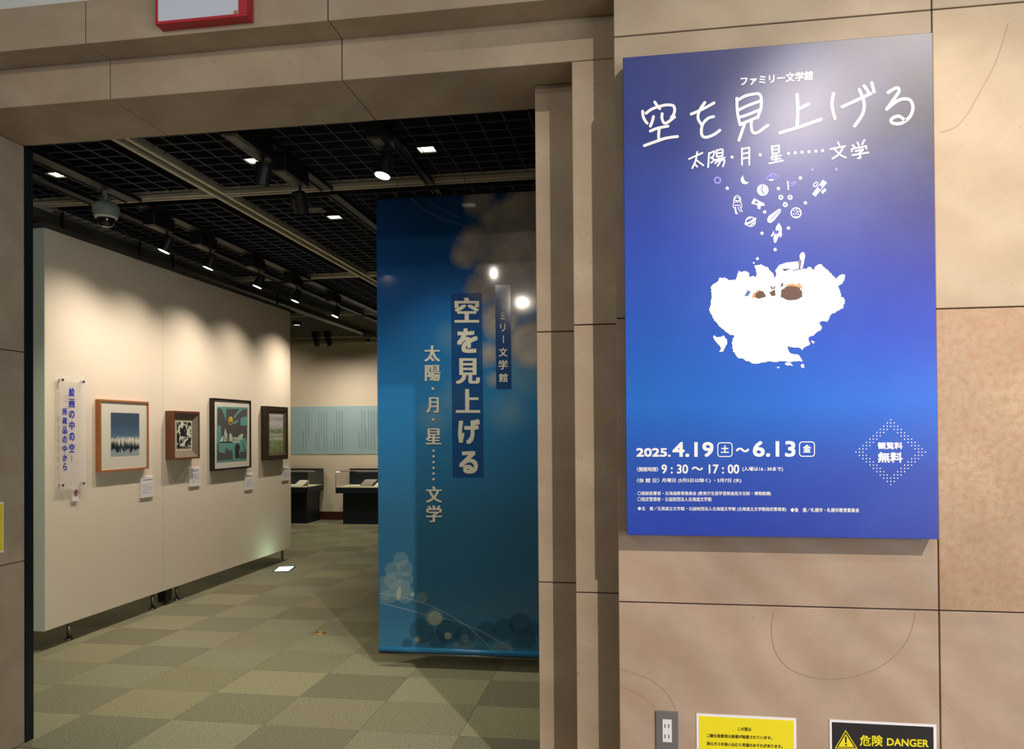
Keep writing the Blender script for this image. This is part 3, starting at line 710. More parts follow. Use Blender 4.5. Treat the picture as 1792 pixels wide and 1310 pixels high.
# ------------------------------------------------------------------ hanging banner
BY = 5.10; BX0, BX1, BZ0, BZ1 = -1.742, -.50, .085, 3.205
def wv(q): return Vector((0, .0010*math.sin(q.x*9+.6)+.0015*math.sin(q.z*2.1), 0))
bt = thing('hanging_banner', ((BX0+BX1)/2, BY, BZ0), 'tall blue cloud-patterned banner with vertical cream title, hanging behind the right side of the entrance', 'banner')
def banner_mat():
    t = NT('banner_print'); co = t.coord(); s = t.sep(co)
    g = t.noise(t.scale(co, (1, 1, 1)), 2.6, 5, .6)
    g2 = t.noise(co, 7, 5, .65)
    z = t.mapr(s[2], 0, BZ1-BZ0, 0, 1); x = t.mapr(s[0], (BX0-BX1)/2, (BX1-BX0)/2, 0, 1)
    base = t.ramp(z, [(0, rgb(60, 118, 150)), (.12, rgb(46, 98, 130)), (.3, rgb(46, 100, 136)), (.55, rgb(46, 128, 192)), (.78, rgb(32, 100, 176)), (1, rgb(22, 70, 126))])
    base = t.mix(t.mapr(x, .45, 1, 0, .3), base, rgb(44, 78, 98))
    # soft puffs
    def puff(cx, cz, r, soft=.045):
        dx = t.math('SUBTRACT', s[0], cx); dz = t.math('SUBTRACT', s[2], cz)
        d = t.math('SQRT', t.math('ADD', t.math('MULTIPLY', dx, dx), t.math('MULTIPLY', dz, dz)))
        d = t.math('ADD', d, t.math('MULTIPLY', t.math('SUBTRACT', g2, .5), .10))
        return t.mapr(d, r-soft, r+soft*.6, 1, 0)
    X = lambda px, py: (onY(px, py, BY).x-(BX0+BX1)/2, onY(px, py, BY).z-BZ0)
    m_ = None
    for px, py, r in ((960, 420, .42), (870, 385, .13), (838, 352, .10), (835, 425, .13), (815, 445, .09), (868, 470, .14), (905, 500, .20), (845, 505, .11), (875, 560, .13), (930, 600, .16), (858, 620, .07), (868, 665, .05)):
        q = puff(*X(px, py), r); m_ = q if m_ is None else t.math('MAXIMUM', m_, q)
    m2 = None
    for px, py, r in ((790, 590, .08), (890, 720, .12), (915, 660, .13), (800, 700, .12), (760, 730, .10)):
        q = puff(*X(px, py), r, .09); m2 = q if m2 is None else t.math('MAXIMUM', m2, q)
    c = t.mix(t.math('MULTIPLY', m2, .35), base, rgb(130, 160, 160))
    cc = t.mix(t.mapr(g, .35, .65, 0, 1), rgb(148, 143, 138), rgb(196, 188, 176))
    c = t.mix(t.math('MULTIPLY', m_, t.mapr(g2, .3, .6, .7, 1)), c, cc)
    t.put(t.b.inputs['Base Color'], c); t.b.inputs['Roughness'].default_value = .07
    t.b.inputs['Specular IOR Level'].default_value = .2
    return t.m
mb = MB(); nx, nz = 60, 40
vs = []
for j in range(nz+1):
    for i in range(nx+1):
        q = Vector((BX0+(BX1-BX0)*i/nx, BY, BZ0+.05+(BZ1-BZ0-.05)*j/nz)); vs.append(q+wv(q))
fs = [(j*(nx+1)+i, j*(nx+1)+i+1, (j+1)*(nx+1)+i+1, (j+1)*(nx+1)+i) for j in range(nz) for i in range(nx)]
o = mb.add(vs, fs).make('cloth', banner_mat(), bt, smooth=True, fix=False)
t_ = NT('banner_hem'); t_.b.inputs['Base Color'].default_value = rgb(42, 122, 176); t_.b.inputs['Roughness'].default_value = .3
MB().cyl((BX0, BY, BZ0+.035), (BX1, BY, BZ0+.035), .019, n=20).make('hem', t_.m, bt, smooth=True)
MB().cyl((BX0, BY+.004, BZ0+.008), (BX1, BY+.004, BZ0+.008), .010, n=12).make('bottom_rod', 'metal', bt, smooth=True)
MB().box(BX0, BX1, BY-.006, BY+.008, BZ1-.012, BZ1+.004).make('top_bar', 'track', bt)
for x in (BX0+.15, -1.12, BX1-.15): MB().cyl((x, BY, BZ1), (x, BY, CZ+.01), .0025, n=6).make('suspension_wire', 'metal', bt)
PB = Plane('Y', BY); PB.wave = wv
def grid_rect(mb, pl, q, off, n=8):
    (ax, ay), (bx_, by_), (cx_, cy_), (dx, dy_) = q
    vs = []
    for j in range(n+1):
        for i in range(n+1):
            u, v = i/n, j/n
            vs.append(pl.p((ax*(1-u)+bx_*u)*(1-v)+(dx*(1-u)+cx_*u)*v, (ay*(1-u)+by_*u)*(1-v)+(dy_*(1-u)+cy_*u)*v, off))
    mb.add(vs, [(j*(n+1)+i, j*(n+1)+i+1, (j+1)*(n+1)+i+1, (j+1)*(n+1)+i) for j in range(n) for i in range(n)])
mb = MB(); grid_rect(mb, PB, [(789, 513.8), (843.6, 511.8), (846.6, 835.4), (792, 835.2)], .0012); mb.make('title_band', 'title_band', bt, fix=False)
mb = MB(); grid_rect(mb, PB, [(866.7, 498.6), (893.3, 497.6), (895, 680.4), (868.4, 680)], .0012); mb.make('heading_band', 'navy_band', bt, fix=False)
mb = MB(); w = .0024
for ch, x0, x1, y0, y1 in (('空', 795.6, 838.7, 520.3, 564.3), ('を', 799.9, 836.5, 574.4, 617.4), ('見', 797.7, 840.2, 626.6, 671.5), ('上', 798, 840.5, 680.5, 722), ('げ', 801.7, 840.2, 732.8, 776.8), ('る', 803.5, 836.5, 788.7, 828.5)):
    text(mb, PB, ch, x0, x1, y0, y1, w, 0, 3.6, 1.2 if ch in '空見上' else 3)
parts(mb, 'title_character', 'banner_text', bt, (2,), .004)
mb = MB()
def cA(x0, x1, y0, y1): return 700+x0/5.458, 700+x1/5.458, 480+y0/5.458, 480+y1/5.458
for ch, *q in (('フ', 950, 1015, 158, 225), ('ァ', 970, 1025, 265, 320), ('ミ', 960, 1005, 362, 435), ('リ', 958, 1008, 470, 545), ('文', 945, 1028, 700, 785), ('学', 942, 1030, 818, 908), ('館', 945, 1030, 945, 1028)):
    text(mb, PB, ch, *cA(*q), w, 0, .6)
stroke(mb, PB, [(880.9, 587.5), (881.2, 599.5)], 1.8, w, 1, 6)
parts(mb, 'heading_character', 'banner_text', bt, (2,), .004)
mb = MB()
for ch, x0, x1, y0, y1 in (('太', 742.7, 770.5, 604.2, 632.4), ('陽', 743.6, 771, 638.5, 666.5), ('月', 746.5, 768, 694.7, 722), ('星', 744.9, 772.4, 749.3, 777.2), ('文', 745.4, 773.3, 850.5, 879), ('学', 745.4, 773.3, 884, 913.3)):
    text(mb, PB, ch, x0, x1, y0, y1, w, 0, 2, .6)
for x, y, r in ((757.9, 679.7, 2.4), (758.3, 733.8, 2.3), *[(758.8, 788.2+10*j, 2.2) for j in range(6)]): disc(mb, PB, x, y, r, w, 14)
parts(mb, 'subtitle_character', 'banner_text', bt, (2,), .001)
def c6(x, y): return 500+x/3.196, 900+min(y, 742+.04*(x-528))/3.196
mb = MB()
for n_, (x, y, r) in enumerate(((645,250,42),(600,310,46),(665,300,46),(672,360,42),(600,370,50),(640,420,60),(762,465,32),(560,450,30))): disc(mb, PB, *c6(x, y), r/3.196, .0014+n_*.0001, 28)
each(mb, 'cloud_circle', 'bokeh', bt)
mb = MB()
for n_, (x, y, r) in enumerate(((668,445,52),(830,575,52),(735,698,22),(1000,690,24),(1020,735,34),(960,735,26))): disc(mb, PB, *c6(x, y), r/3.196, .0026+n_*.0001, 28)
poly(mb, PB, [c6(1210+70*math.cos(2*PI*i/30), 780+70*math.sin(2*PI*i/30)) for i in range(30)], .0036)
x, y = c6(575, 418); R_ = 78/3.196
pts = [(x+R_*math.cos(a), y+R_*math.sin(a)) for a in [math.radians(-128+i*256/26) for i in range(27)]]
poly(mb, PB, pts, .0037)
each(mb, 'pale_circle', 'bokeh', bt)
mb = MB()
for n_, (x, y, r) in enumerate(((709,446,11),(835,578,40),(907,676,20),(735,698,12))): disc(mb, PB, *c6(x, y), r/3.196, .004+n_*.0001, 22)
poly(mb, PB, [c6(*q) for q in ((640,398),(628,412),(618,440),(622,465),(632,480),(645,455),(647,425))], .0045)
each(mb, 'bright_circle', 'bokeh_strong', bt)
mb = MB()
for n_, (x, y, r) in enumerate(((760,650,68),(910,650,70),(1000,680,60),(1120,655,58),(1220,640,60),(1310,610,65),(1385,640,40),(680,720,30),(850,700,50),(1330,700,70))):
    ring_pts = []
    for i in range(26):
        a = 2*PI*i/26; px, py = x+r*math.cos(a), y+r*math.sin(a); ring_pts.append(c6(px, min(py, 742)))
    poly(mb, PB, ring_pts, .0016+n_*.00008)
each(mb, 'dark_circle', 'bokeh_dark', bt)
mb = MB()
stroke(mb, PB, [c6(*q) for q in ((528,440),(640,458),(760,490),(880,542),(1000,612),(1090,690),(1170,790))], .9, .0048, 5, 0)
stroke(mb, PB, [c6(*q) for q in ((528,492),(680,530),(800,562),(960,598),(1080,645),(1200,712),(1280,800))], .9, .0048, 5, 0)
stroke(mb, PB, [(715, 343), (745, 368), (780, 385), (815, 395)], .8, .0048, 5, 0)
stroke(mb, PB, [(752, 352), (775, 368), (802, 380)], .6, .0048, 5, 0)
mb.make('thin_curves', 'line_ink', bt, kind='stuff', fix=False)

# ------------------------------------------------------------------ movable partition panels with pictures
PXF = -4.3; PT = .11
def partition(y0, y1, z0, z1, legs, label, block=None):
    t = thing('partition_panel', (PXF-PT/2, (y0+y1)/2, 0), label, 'partition', 'movable partition panels in a row')
    MB().bbox(PXF-PT, PXF, y0, y1, z0, z1, .003).make('panel', 'fabric', t)
    MB().box(PXF-PT, PXF, y0-.004, y0, z0, z1).make('edge_strip', 'fabric_edge', t)
    MB().box(PXF-PT-.003, PXF+.003, y0-.004, y1, z1-.004, z1+.035).make('top_cap', 'cap', t)
    for y in legs:
        lg = MB().cyl((PXF-PT/2-.02, y, .01), (PXF-PT/2-.02, y, z0), .016, n=14).make('leg', 'metal', t, smooth=True)
        MB().cyl((PXF-PT/2-.02, y, 0), (PXF-PT/2-.02, y, .012), .035, .03, n=18).make('foot', 'metal', lg)
    if block: MB().box(PXF-PT-.02, PXF-PT+.06, block, block+.10, .02, z0).make('stopper', 'black', t)
    mb = MB()
    for y in (y0+.25, y1-.25): mb.cyl((PXF-PT/2, y, z1+.03), (PXF-PT/2, y, CZ+.01), .012, n=10)
    mb.make('hanger', 'track', t)
    return t
partition(5.105, 6.549, .150, 3.13, (5.44, 6.50), 'cream cloth partition panel nearest the entrance, carrying the oak-framed print')
partition(6.553, 9.235, .150, 3.13, (6.88, 9.14), 'long cream cloth partition panel behind the first, carrying three framed pictures', block=6.66)
MB().box(-4.56, -4.42, 3.7, YR, 3.245, 3.265).box(-4.425, -4.415, 3.7, YR, 3.235, 3.30).make('trim_4', 'cap', kind='structure')

PW = Plane('X', PXF+.02)
a, b = onX(94+3, 656, PXF+.03), onX(139, 850, PXF+.03)
y0, y1, z1, z0 = 5.215, 5.50, 2.04, 1.185
t = thing('acrylic_sign', (PXF, (y0+y1)/2, z0), 'clear acrylic sign with vertical blue characters, pinned near the left end of the partition', 'sign')
MB().box(PXF+.027, PXF+.031, y0, y1, z0, z1).make('sheet', 'acrylic', t)
for y in (y0+.03, y1-.03):
    for z in (z0+.03, z1-.03): MB().cyl((PXF, y, z), (PXF+.038, y, z), .009, n=12).make('standoff', 'metal', t)
PW = Plane('X', PXF+.031); mb = MB()
def c9(x0, x1, ya, yb): return 60+x0/4.679, 60+x1/4.679, 640+ya/4.679, 640+yb/4.679
for ch, *q in (('絵', 283, 330, 178, 250), ('画', 283, 330, 268, 342), ('の', 283, 330, 365, 430), ('中', 285, 330, 450, 522), ('の', 285, 330, 545, 612), ('空', 285, 330, 635, 708)): text(mb, PW, ch, *c9(*q), .0008, 0, 1.0, .6)
for ch, *q in (('所', 230, 268, 345, 402), ('蔵', 230, 268, 420, 475), ('品', 230, 268, 492, 555), ('の', 230, 268, 575, 630), ('中', 230, 268, 650, 705), ('か', 232, 268, 725, 780), ('ら', 235, 268, 795, 855)): text(mb, PW, ch, *c9(*q), .0008, 0, .8, .5)
stroke(mb, PW, [(60+307/4.679, 640+730/4.679), (60+307.5/4.679, 640+788/4.679)], .8, .0008, 1, 0)
parts(mb, 'blue_character', 'blue_text', t, (1, 2), .003)
# small prohibition card
def card(name, q, label, group=None, th=.014):
    a, b = onX(q[0], q[1], PXF+th), onX(q[2], q[3], PXF+th)
    t = thing(name, (PXF, (a.y+b.y)/2, b.z), label, 'sign' if 'prohibit' in name else 'label', group)
    MB().box(PXF, PXF+th, a.y, b.y, b.z, a.z).make('board', 'card', t); return t, a, b
t, a, b = card('prohibition_card', (127, 855, 138, 875.5), 'small white card with a red prohibition circle, under the acrylic sign')
yc, zc = (a.y+b.y)/2+.004, (a.z+b.z)/2+.012; mb = MB()
def yring(mb, y, z, r, w, X, n=20):
    vs = []
    for i in range(n):
        c, s_ = math.cos(2*PI*i/n), math.sin(2*PI*i/n); vs += [(X, y+(r+w/2)*c, z+(r+w/2)*s_), (X, y+(r-w/2)*c, z+(r-w/2)*s_)]
    mb.add(vs, [(2*i, 2*i+1, (2*i+3) % (2*n), (2*i+2) % (2*n)) for i in range(n)])
yring(mb, yc, zc, .022, .007, PXF+.0148); mb.box(PXF+.0145, PXF+.0148, yc-.016, yc+.012, zc-.003, zc+.003); mb.make('prohibition_mark', 'prohibit', t, fix=False)
MB().box(PXF+.014, PXF+.0146, yc-.012, yc+.010, zc-.015, zc+.016).make('pictogram', 'photo_dark', t)
for q, lab in (((247, 835, 269.5, 868), 'small white caption card under the oak-framed print'), ((332.5, 819, 351, 849), 'small white caption card below the brown-framed picture of white blossoms'),
               ((430, 830, 443.5, 855.5), 'small white caption card below the tall black-framed print'), ((494.5, 817.5, 506.5, 839.5), 'small white caption card below the dark-framed landscape')):
    t, a, b = card('caption_card', q, lab, 'caption cards beside the pictures')
    mb = MB(); h = a.z-b.z; wd = b.y-a.y; X = PXF+.0146; r = random.Random(int(q[0]))
    y = a.y+wd*.14
    while y < b.y-wd*.2:
        l_ = wd*r.uniform(.06, .12); mb.box(PXF+.014, X, y, y+l_, a.z-h*.17, a.z-h*.12); y += l_+wd*.03
    for k in range(7):
        z = a.z-h*(.36+.07*k); y = a.y+wd*.1; e = b.y-wd*(.1 if k not in (1, 5) else .5)
        while y < e:
            l_ = wd*r.uniform(.05, .10); mb.box(PXF+.014, X, y, min(y+l_, e), z-h*.012, z); y += l_+wd*.02
    mb.make('caption_text', 'card_text', t, kind='stuff', fix=False)

def frame(name, TL, BR, d, fw, fmat, label, extra_back=0):
    """picture frame on the partition: front face corners given as pixels at depth d; returns thing and inner opening (y0,y1,z0,z1)"""
    a, b = onX(*TL, PXF+d), onX(*BR, PXF+d); y0, y1, z0, z1 = a.y, b.y, b.z, a.z
    t = thing(name, (PXF, (y0+y1)/2, z0), label, 'picture', 'framed pictures on the partition')
    X0, X1 = PXF+.001, PXF+d
    fr = MB()
    # mitred moulding
    outer = [(y0, z0), (y1, z0), (y1, z1), (y0, z1)]; inner = [(y0+fw, z0+fw), (y1-fw, z0+fw), (y1-fw, z1-fw), (y0+fw, z1-fw)]
    for k in range(4):
        k2 = (k+1) % 4
        o1, o2, i1, i2 = outer[k], outer[k2], inner[k], inner[k2]
        fr.add([(X0, *o1), (X0, *o2), (X0, *i2), (X0, *i1), (X1, *o1), (X1, *o2), (X1, *i2), (X1, *i1)], [(0, 1, 2, 3), (4, 5, 6, 7), (0, 1, 5, 4), (3, 2, 6, 7)])
    fr.make('frame', fmat, t)
    return t, (y0+fw, y1-fw, z0+fw, z1-fw)
def sheet(t, nm, mat, X, y0, y1, z0, z1, th=.002): return MB().box(X-th, X, y0, y1, z0, z1).make(nm, mat, t)
def yz(mb, X, pts): mb.add([(X, *p) for p in pts], [tuple(range(len(pts)))])
# 1: oak frame, winter forest print
t, (y0, y1, z0, z1) = frame('framed_print', (175.4, 698), (260.8, 819.5), .045, .014, 'oak', 'oak-framed print of dark fir trees under a deep blue sky, on the near partition')
X = PXF+.034; sheet(t, 'mount', 'mat_white', X, y0, y1, z0, z1)
P1 = Plane('X', X)
a, b = P1.p(193.8, 721.5), P1.p(243, 796); iy0, iy1, iz0, iz1 = a.y, P1.p(243.5, 723).y, P1.p(193, 798.5).z, a.z
gr = NT('print_sky'); s_ = gr.sep(gr.coord('Generated')); gr.put(gr.b.inputs['Base Color'], gr.ramp(s_[2], [(0, rgb(165, 178, 178)), (.3, rgb(150, 170, 178)), (.42, rgb(92, 124, 148)), (.7, rgb(66, 92, 116)), (1, rgb(62, 84, 106))])); gr.b.inputs['Roughness'].default_value = .6
sheet(t, 'print', gr.m, X+.001, iy0, iy1, iz0, iz1, .001)
hh = iz1-iz0; ww = iy1-iy0; r = random.Random(3)
mb = MB()
pts = [(iy0, iz0+.20*hh)]
n = 46
for k in range(n+1): pts.append((iy0+ww*k/n, iz0+hh*((.36 if k % 2 else .44)+r.uniform(-.03, .05))))
pts.append((iy1, iz0+.20*hh)); yz(mb, X+.0016, pts); mb.make('snowy_treetops', 'mat_white', t, kind='stuff', fix=False)
mb = MB()
for k in range(34):
    c = iy0+ww*(.02+.96*k/33); h0 = iz0+hh*r.uniform(.06, .17); h1 = iz0+hh*r.uniform(.26, .38); w_ = ww*r.uniform(.018, .03)
    for l in range(4):
        zb = h0+(h1-h0)*(.15+.2*l); yz(mb, X+.0022, [(max(iy0, c-w_*(1.1-.2*l)), zb), (min(iy1, c+w_*(1.1-.2*l)), zb), (c, zb+(h1-h0)*.36)])
    yz(mb, X+.0022, [(c-.002, h0), (c+.002, h0), (c+.002, h0+.02), (c-.002, h0+.02)])
gf = plain('dark_fir_ink', (44, 66, 72), .7); mb.make('fir_trees', gf, t, kind='stuff', fix=False)
MB().box(X+.0035, X+.0045, y0, y1, z0, z1).make('glazing', 'glass', t)
# 2: walnut frame, white blossoms on black
t, (y0, y1, z0, z1) = frame('framed_picture', (304, 718.3), (349.8, 801.5), .085, .018, 'walnut', 'small deep brown-framed picture of white blossoms on black')
d = .06; X = PXF+.05
lin_ = MB(); o_ = [(y0, z0), (y1, z0), (y1, z1), (y0, z1)]; i_ = [(y0+d, z0+d), (y1-d, z0+d), (y1-d, z1-d), (y0+d, z1-d)]
for k in range(4):
    k2 = (k+1) % 4; lin_.add([(PXF+.078, *o_[k]), (PXF+.078, *o_[k2]), (X, *i_[k2]), (X, *i_[k])], [(0, 1, 2, 3)])
lin_.make('slip', 'linen', t, fix=False); sheet(t, 'mount', 'pale_linen', X, y0+.01, y1-.01, z0+.01, z1-.01)
bl = NT('blossom_print'); n_ = bl.noise(bl.coord(), 17, 2, .5, .6); bl.put(bl.b.inputs['Base Color'], bl.ramp(n_, [(0, rgb(22, 26, 32)), (.50, rgb(22, 26, 32)), (.53, rgb(205, 210, 190)), (1, rgb(220, 222, 205))])); bl.b.inputs['Roughness'].default_value = .6
sheet(t, 'print', bl.m, X+.006, y0+.085, y1-.085, z0+.095, z1-.085, .005)
# 3: black frame, teal and grey print with a yellow moon
t, (y0, y1, z0, z1) = frame('framed_print', (374, 696), (440, 817.5), .05, .018, 'black_frame', 'tallest black-framed print, teal and grey shapes with a yellow moon')
X = PXF+.038; sheet(t, 'mount', 'mat_white', X, y0, y1, z0, z1)
P3 = Plane('X', X+.001)
def c5(*q): return [(280+a/6.896, 680+b/6.896) for a, b in q]
teal = plain('teal_ink', (104, 166, 158), .7); grey = plain('charcoal_ink', (88, 86, 84), .7); dk = plain('deep_brown_ink', (48, 44, 46), .7); pale = plain('pale_mint_ink', (196, 214, 196), .7); yel = plain('moon_yellow_ink', (226, 200, 60), .7)
def prt(nm, mat, polys, off):
    mb = MB()
    for p_ in polys: poly(mb, P3, c5(*p_), off)
    each(mb, nm, mat, t)
prt('print', teal, [[(690,215),(1058,225),(1048,862),(682,890)]], .0004)
prt('grey_shape', grey, [[(692,240),(738,236),(775,320),(790,395),(795,390),(797,240),(1052,246),(1045,640),(1030,590),(965,600),(880,640),(710,640),(738,560),(735,450),(692,440)], [(690,660),(705,660),(710,760),(780,780),(800,700),(820,735),(870,745),(880,850),(690,870)], [(985,620),(1045,770),(1040,840),(960,845),(965,760),(1020,755)]], .0008)
prt('teal_shape', teal, [[(960,245),(1000,250),(930,310),(900,360),(880,345),(910,300)], [(970,350),(1050,330),(1045,445),(968,440)], [(890,400),(945,365),(940,395),(900,430),(880,425)], [(692,440),(735,450),(738,560),(710,600),(690,600)]], .0012)
prt('pale_shape', pale, [[(712,635),(740,580),(770,565),(785,470),(812,560),(815,638)], [(835,540),(855,535),(880,600),(875,635),(835,635)], [(885,580),(930,590),(965,550),(1005,540),(990,615),(890,615)], [(880,625),(970,625),(965,645),(870,650)]], .0016)
prt('dark_shape', dk, [[(905,690),(925,660),(950,665),(965,700),(950,760),(960,835),(905,838)], [(770,560),(778,560),(770,640),(762,640)], [(795,570),(812,640),(800,640),(792,600)], [(712,645),(875,640),(870,650),(715,652)]], .002)
mb = MB(); ring(mb, P3, *c5((851, 385))[0], 4.0, 1.0, .0016, 20, ry=7); mb.make('moon_ring', yel, t, fix=False)
mb = MB(); disc(mb, P3, *c5((851, 372))[0], 2.6, .0018, 18, ry=4.8); mb.make('moon', yel, t, fix=False)
MB().box(X+.0045, X+.0055, y0, y1, z0, z1).make('glazing', 'glass', t)
# 4: dark frame, landscape oil painting
t, (y0, y1, z0, z1) = frame('framed_painting', (466.3, 710), (504.3, 802.5), .07, .055, 'bronze_frame', 'dark-framed landscape painting of grey clouds over a green plain, last before the partition end')
X = PXF+.055; d = .05
lin_ = MB(); o_ = [(y0, z0), (y1, z0), (y1, z1), (y0, z1)]; i_ = [(y0+d, z0+d*.7), (y1-d, z0+d*.7), (y1-d, z1-d*.7), (y0+d, z1-d*.7)]
for k in range(4):
    k2 = (k+1) % 4; lin_.add([(PXF+.066, *o_[k]), (PXF+.066, *o_[k2]), (X, *i_[k2]), (X, *i_[k])], [(0, 1, 2, 3)])
lin_.make('slip', plain('gilt_slip', (104, 92, 66), .5, .2), t, fix=False)
ol = NT('landscape_paint'); co = ol.coord('Generated'); s_ = ol.sep(co); nn = ol.noise(ol.scale(co, (1, 1.2, 7)), 3.2, 4, .6); f = ol.math('ADD', s_[2], ol.math('MULTIPLY', ol.math('SUBTRACT', nn, .5), .16))
c = ol.ramp(f, [(0, rgb(96, 110, 54)), (.30, rgb(116, 136, 76)), (.36, rgb(180, 186, 172)), (.42, rgb(124, 140, 96)), (.47, rgb(190, 194, 188)), (.50, rgb(100, 124, 80)), (.58, rgb(104, 126, 86)), (.61, rgb(160, 156, 154)), (.75, rgb(190, 186, 182)), (.85, rgb(146, 142, 142)), (1, rgb(200, 196, 190))])
ol.put(ol.b.inputs['Base Color'], ol.mix(ol.mapr(nn, .45, .65, 0, .35), c, rgb(196, 190, 180))); ol.b.inputs['Roughness'].default_value = .5; ol.bump(nn, .3, .003)
sheet(t, 'canvas', ol.m, X, y0+.02, y1-.02, z0+.02, z1-.02)

# ------------------------------------------------------------------ showcases at the back
def showcase(x0, x1, yf, yb, label, items, recess=.08):
    t = thing('display_case', ((x0+x1)/2, (yf+yb)/2, 0), label, 'showcase', 'glass-topped display cases along the back wall')
    zb, zl, zt = .545, .645, .92
    MB().box(x0+recess, x1-recess, yf+.14, yb, 0, zb).make('cabinet', 'case_navy', t)
    MB().bbox(x0, x1, yf, yb, zb, zl, .004).make('table_frame', 'case_navy', t)
    MB().box(x0+.012, x1-.012, yf+.012, yb-.03, zl, zl+.006).make('bed', 'case_bed', t)
    MB().box(x0+.001, x1-.001, yb-.03, yb, zl, zt+.02).make('back_board', 'case_navy', t)
    g = .005
    MB().box(x0, x1, yf, yf+g, zl+.006, zt).box(x0, x0+g, yf, yb-.03, zl+.006, zt).box(x1-g, x1, yf, yb-.03, zl+.006, zt).box(x0, x1, yf, yb-.03, zt, zt+g).make('glass_hood', 'glass', t)
    e = .006
    fr = MB()
    for x in (x0, x1-e): fr.box(x, x+e, yf-.001, yf+e, zl, zt+e)
    for (xa, xb) in ((x0, x1),): fr.box(xa, xb, yf-.001, yf+e, zt, zt+e)
    for x in (x0, x1-e): fr.box(x, x+e, yf, yb, zt, zt+e)
    fr.make('hood_edges', 'track', t)
    tube = MB().cyl((x0+.15, yb-.10, zt-.03), (x1-.12, yb-.10, zt-.03), .008, n=10).make('case_lamp', 'pale_grey', t)
    light('case_light', 'AREA', ((x0+x1)/2, yb-.14, zt-.03), ((x0+x1)/2, yf+.3, zl), 2.2, (1, .96, .8), x1-x0-.3, sy=.03, parent=t)
    for nm, mat, (xa, xb, ya, yb_), tilt, lab, cat in items:
        it = MB(); z = zl+.0062
        if tilt:
            it.add([(xa, ya, z), (xb, ya, z), (xb+.04, yb_, z+tilt), (xa+.04, yb_, z+tilt), (xa, ya, z+.008), (xb, ya, z+.008), (xb+.04, yb_, z+tilt+.008), (xa+.04, yb_, z+tilt+.008), (xa+.04, yb_, z), (xb+.04, yb_, z)],
                   [(0, 3, 2, 1), (4, 5, 6, 7), (0, 1, 5, 4), (1, 2, 6, 5), (2, 3, 7, 6), (3, 0, 4, 7), (3, 2, 9, 8)])
        else: it.bbox(xa, xb, ya, yb_, z, z+.02, .003)
        tag(it.make(nm, mat), lab, cat, 'papers in the display cases')
    return t
showcase(-5.121, -3.3, 12.75, 13.45, 'navy glass-topped display case half hidden behind the blue banner', [
    ('open_booklet', 'photo_dark', (-4.78, -4.56, 12.98, 13.2), .10, 'tilted photo booklet in the case beside the banner', 'booklet'),
    ('white_leaflet', 'paper', (-4.51, -4.32, 12.98, 13.15), .075, 'tilted white sheet in the case beside the banner', 'paper'),
    ('pale_paper', 'paper', (-4.92, -4.76, 12.85, 13.0), 0, 'flat pale paper at the left of the case beside the banner', 'paper')])
showcase(-7.2, -5.63, 12.75, 13.45, 'navy glass-topped display case emerging from behind the partition end', [
    ('white_leaflet', 'paper', (-5.97, -5.80, 12.9, 13.1), .09, 'tilted white sheet in the case beside the partition end', 'paper'),
    ('open_book', 'paper', (-6.14, -6.01, 12.95, 13.12), 0, 'flat open book in the case beside the partition end', 'book'),
    ('green_booklet', plain('sage_cover', (130, 150, 120), .6), (-6.3, -6.16, 12.88, 13.05), 0, 'flat green booklet in the case beside the partition end', 'booklet')])
MB()
# long pale blue text panel
t = thing('text_panel', (-5.4, YR, 1.2), 'long pale blue wall panel with columns of tiny vertical text, on the back wall', 'panel')
MB().box(-7.4, -3.4, YR-.012, YR-.0005, 1.2, 2.075).make('board', 'info_blue', t)
mb = MB(); r = random.Random(11)
x = -3.5
groups = [(-4.62, 5), (-4.86, 3), (-5.28, 4), (-5.58, 5), (-5.93, 3), (-4.16, 5), (-3.8, 5), (-6.5, 5), (-7.0, 5)]
for gx, n in groups:
    for k in range(n):
        xx = gx-k*.052; z = 2.0-(0 if k < n-1 else .35)-r.uniform(0, .03); e = 1.28+r.choice((0, 0, 0, .25))
        while z > e:
            l_ = r.uniform(.012, .028); mb.box(xx-.006*r.uniform(.6, 1.1), xx+.006, YR-.013, YR-.0122, z-l_, z); z -= l_+.006
mb.make('tiny_text', 'info_text', t, kind='stuff', fix=False)

# ------------------------------------------------------------------ ceiling fixtures
def downlight(x, y, label):
    t = thing('downlight', (x, y, CZ), label, 'light', 'square ceiling downlights')
    MB().box(x-.06, x+.06, y-.058, y-.048, CZ-.004, CZ+.06).box(x-.06, x+.06, y+.048, y+.058, CZ-.004, CZ+.06).box(x-.06, x-.05, y-.048, y+.048, CZ-.004, CZ+.06).box(x+.05, x+.06, y-.048, y+.048, CZ-.004, CZ+.06).make('housing', 'black', t)
    MB().box(x-.05, x+.05, y-.048, y+.048, CZ+.004, CZ+.012).make('diffuser', 'panel_light', t)
    return t
DL = [(-3.72, 4.535, 'lit square downlight in the dark ceiling nearest the left door frame'), (-2.337, 4.52, 'lit square downlight in the dark ceiling left of the big black spotlights'),
      (-2.333, 5.82, 'lit square downlight in the second ceiling bay beside the small speaker plate'), (-1.226, 4.52, 'lit square downlight in the ceiling above the banner'),
      (-5.27, 11.56, 'farthest lit square downlight above the gap behind the partition')]
for x, y, lab in DL:
    t = downlight(x, y, lab)
    e = 95 if y < 5 else (10 if y < 6 else 110)
    light('downlight_beam', 'SPOT', (x, y, CZ-.02), (x, y, 0), e, (1, .93, .70), .05, 84, 1.0, parent=t)
light('downlight_beam', 'SPOT', (-6.2, 7.2, CZ-.05), (-5.9, 7.0, 0), 90, (1, .93, .70), .05, 100, 1.0)  # unseen beam added behind the partition so light shows under its gap
light('downlight_beam', 'SPOT', (-3.7, 11.6, CZ-.05), (-3.7, 11.6, 0), 95, (1, .93, .70), .05, 110, 1.0)  # added beam without a fixture, brightens the far carpet
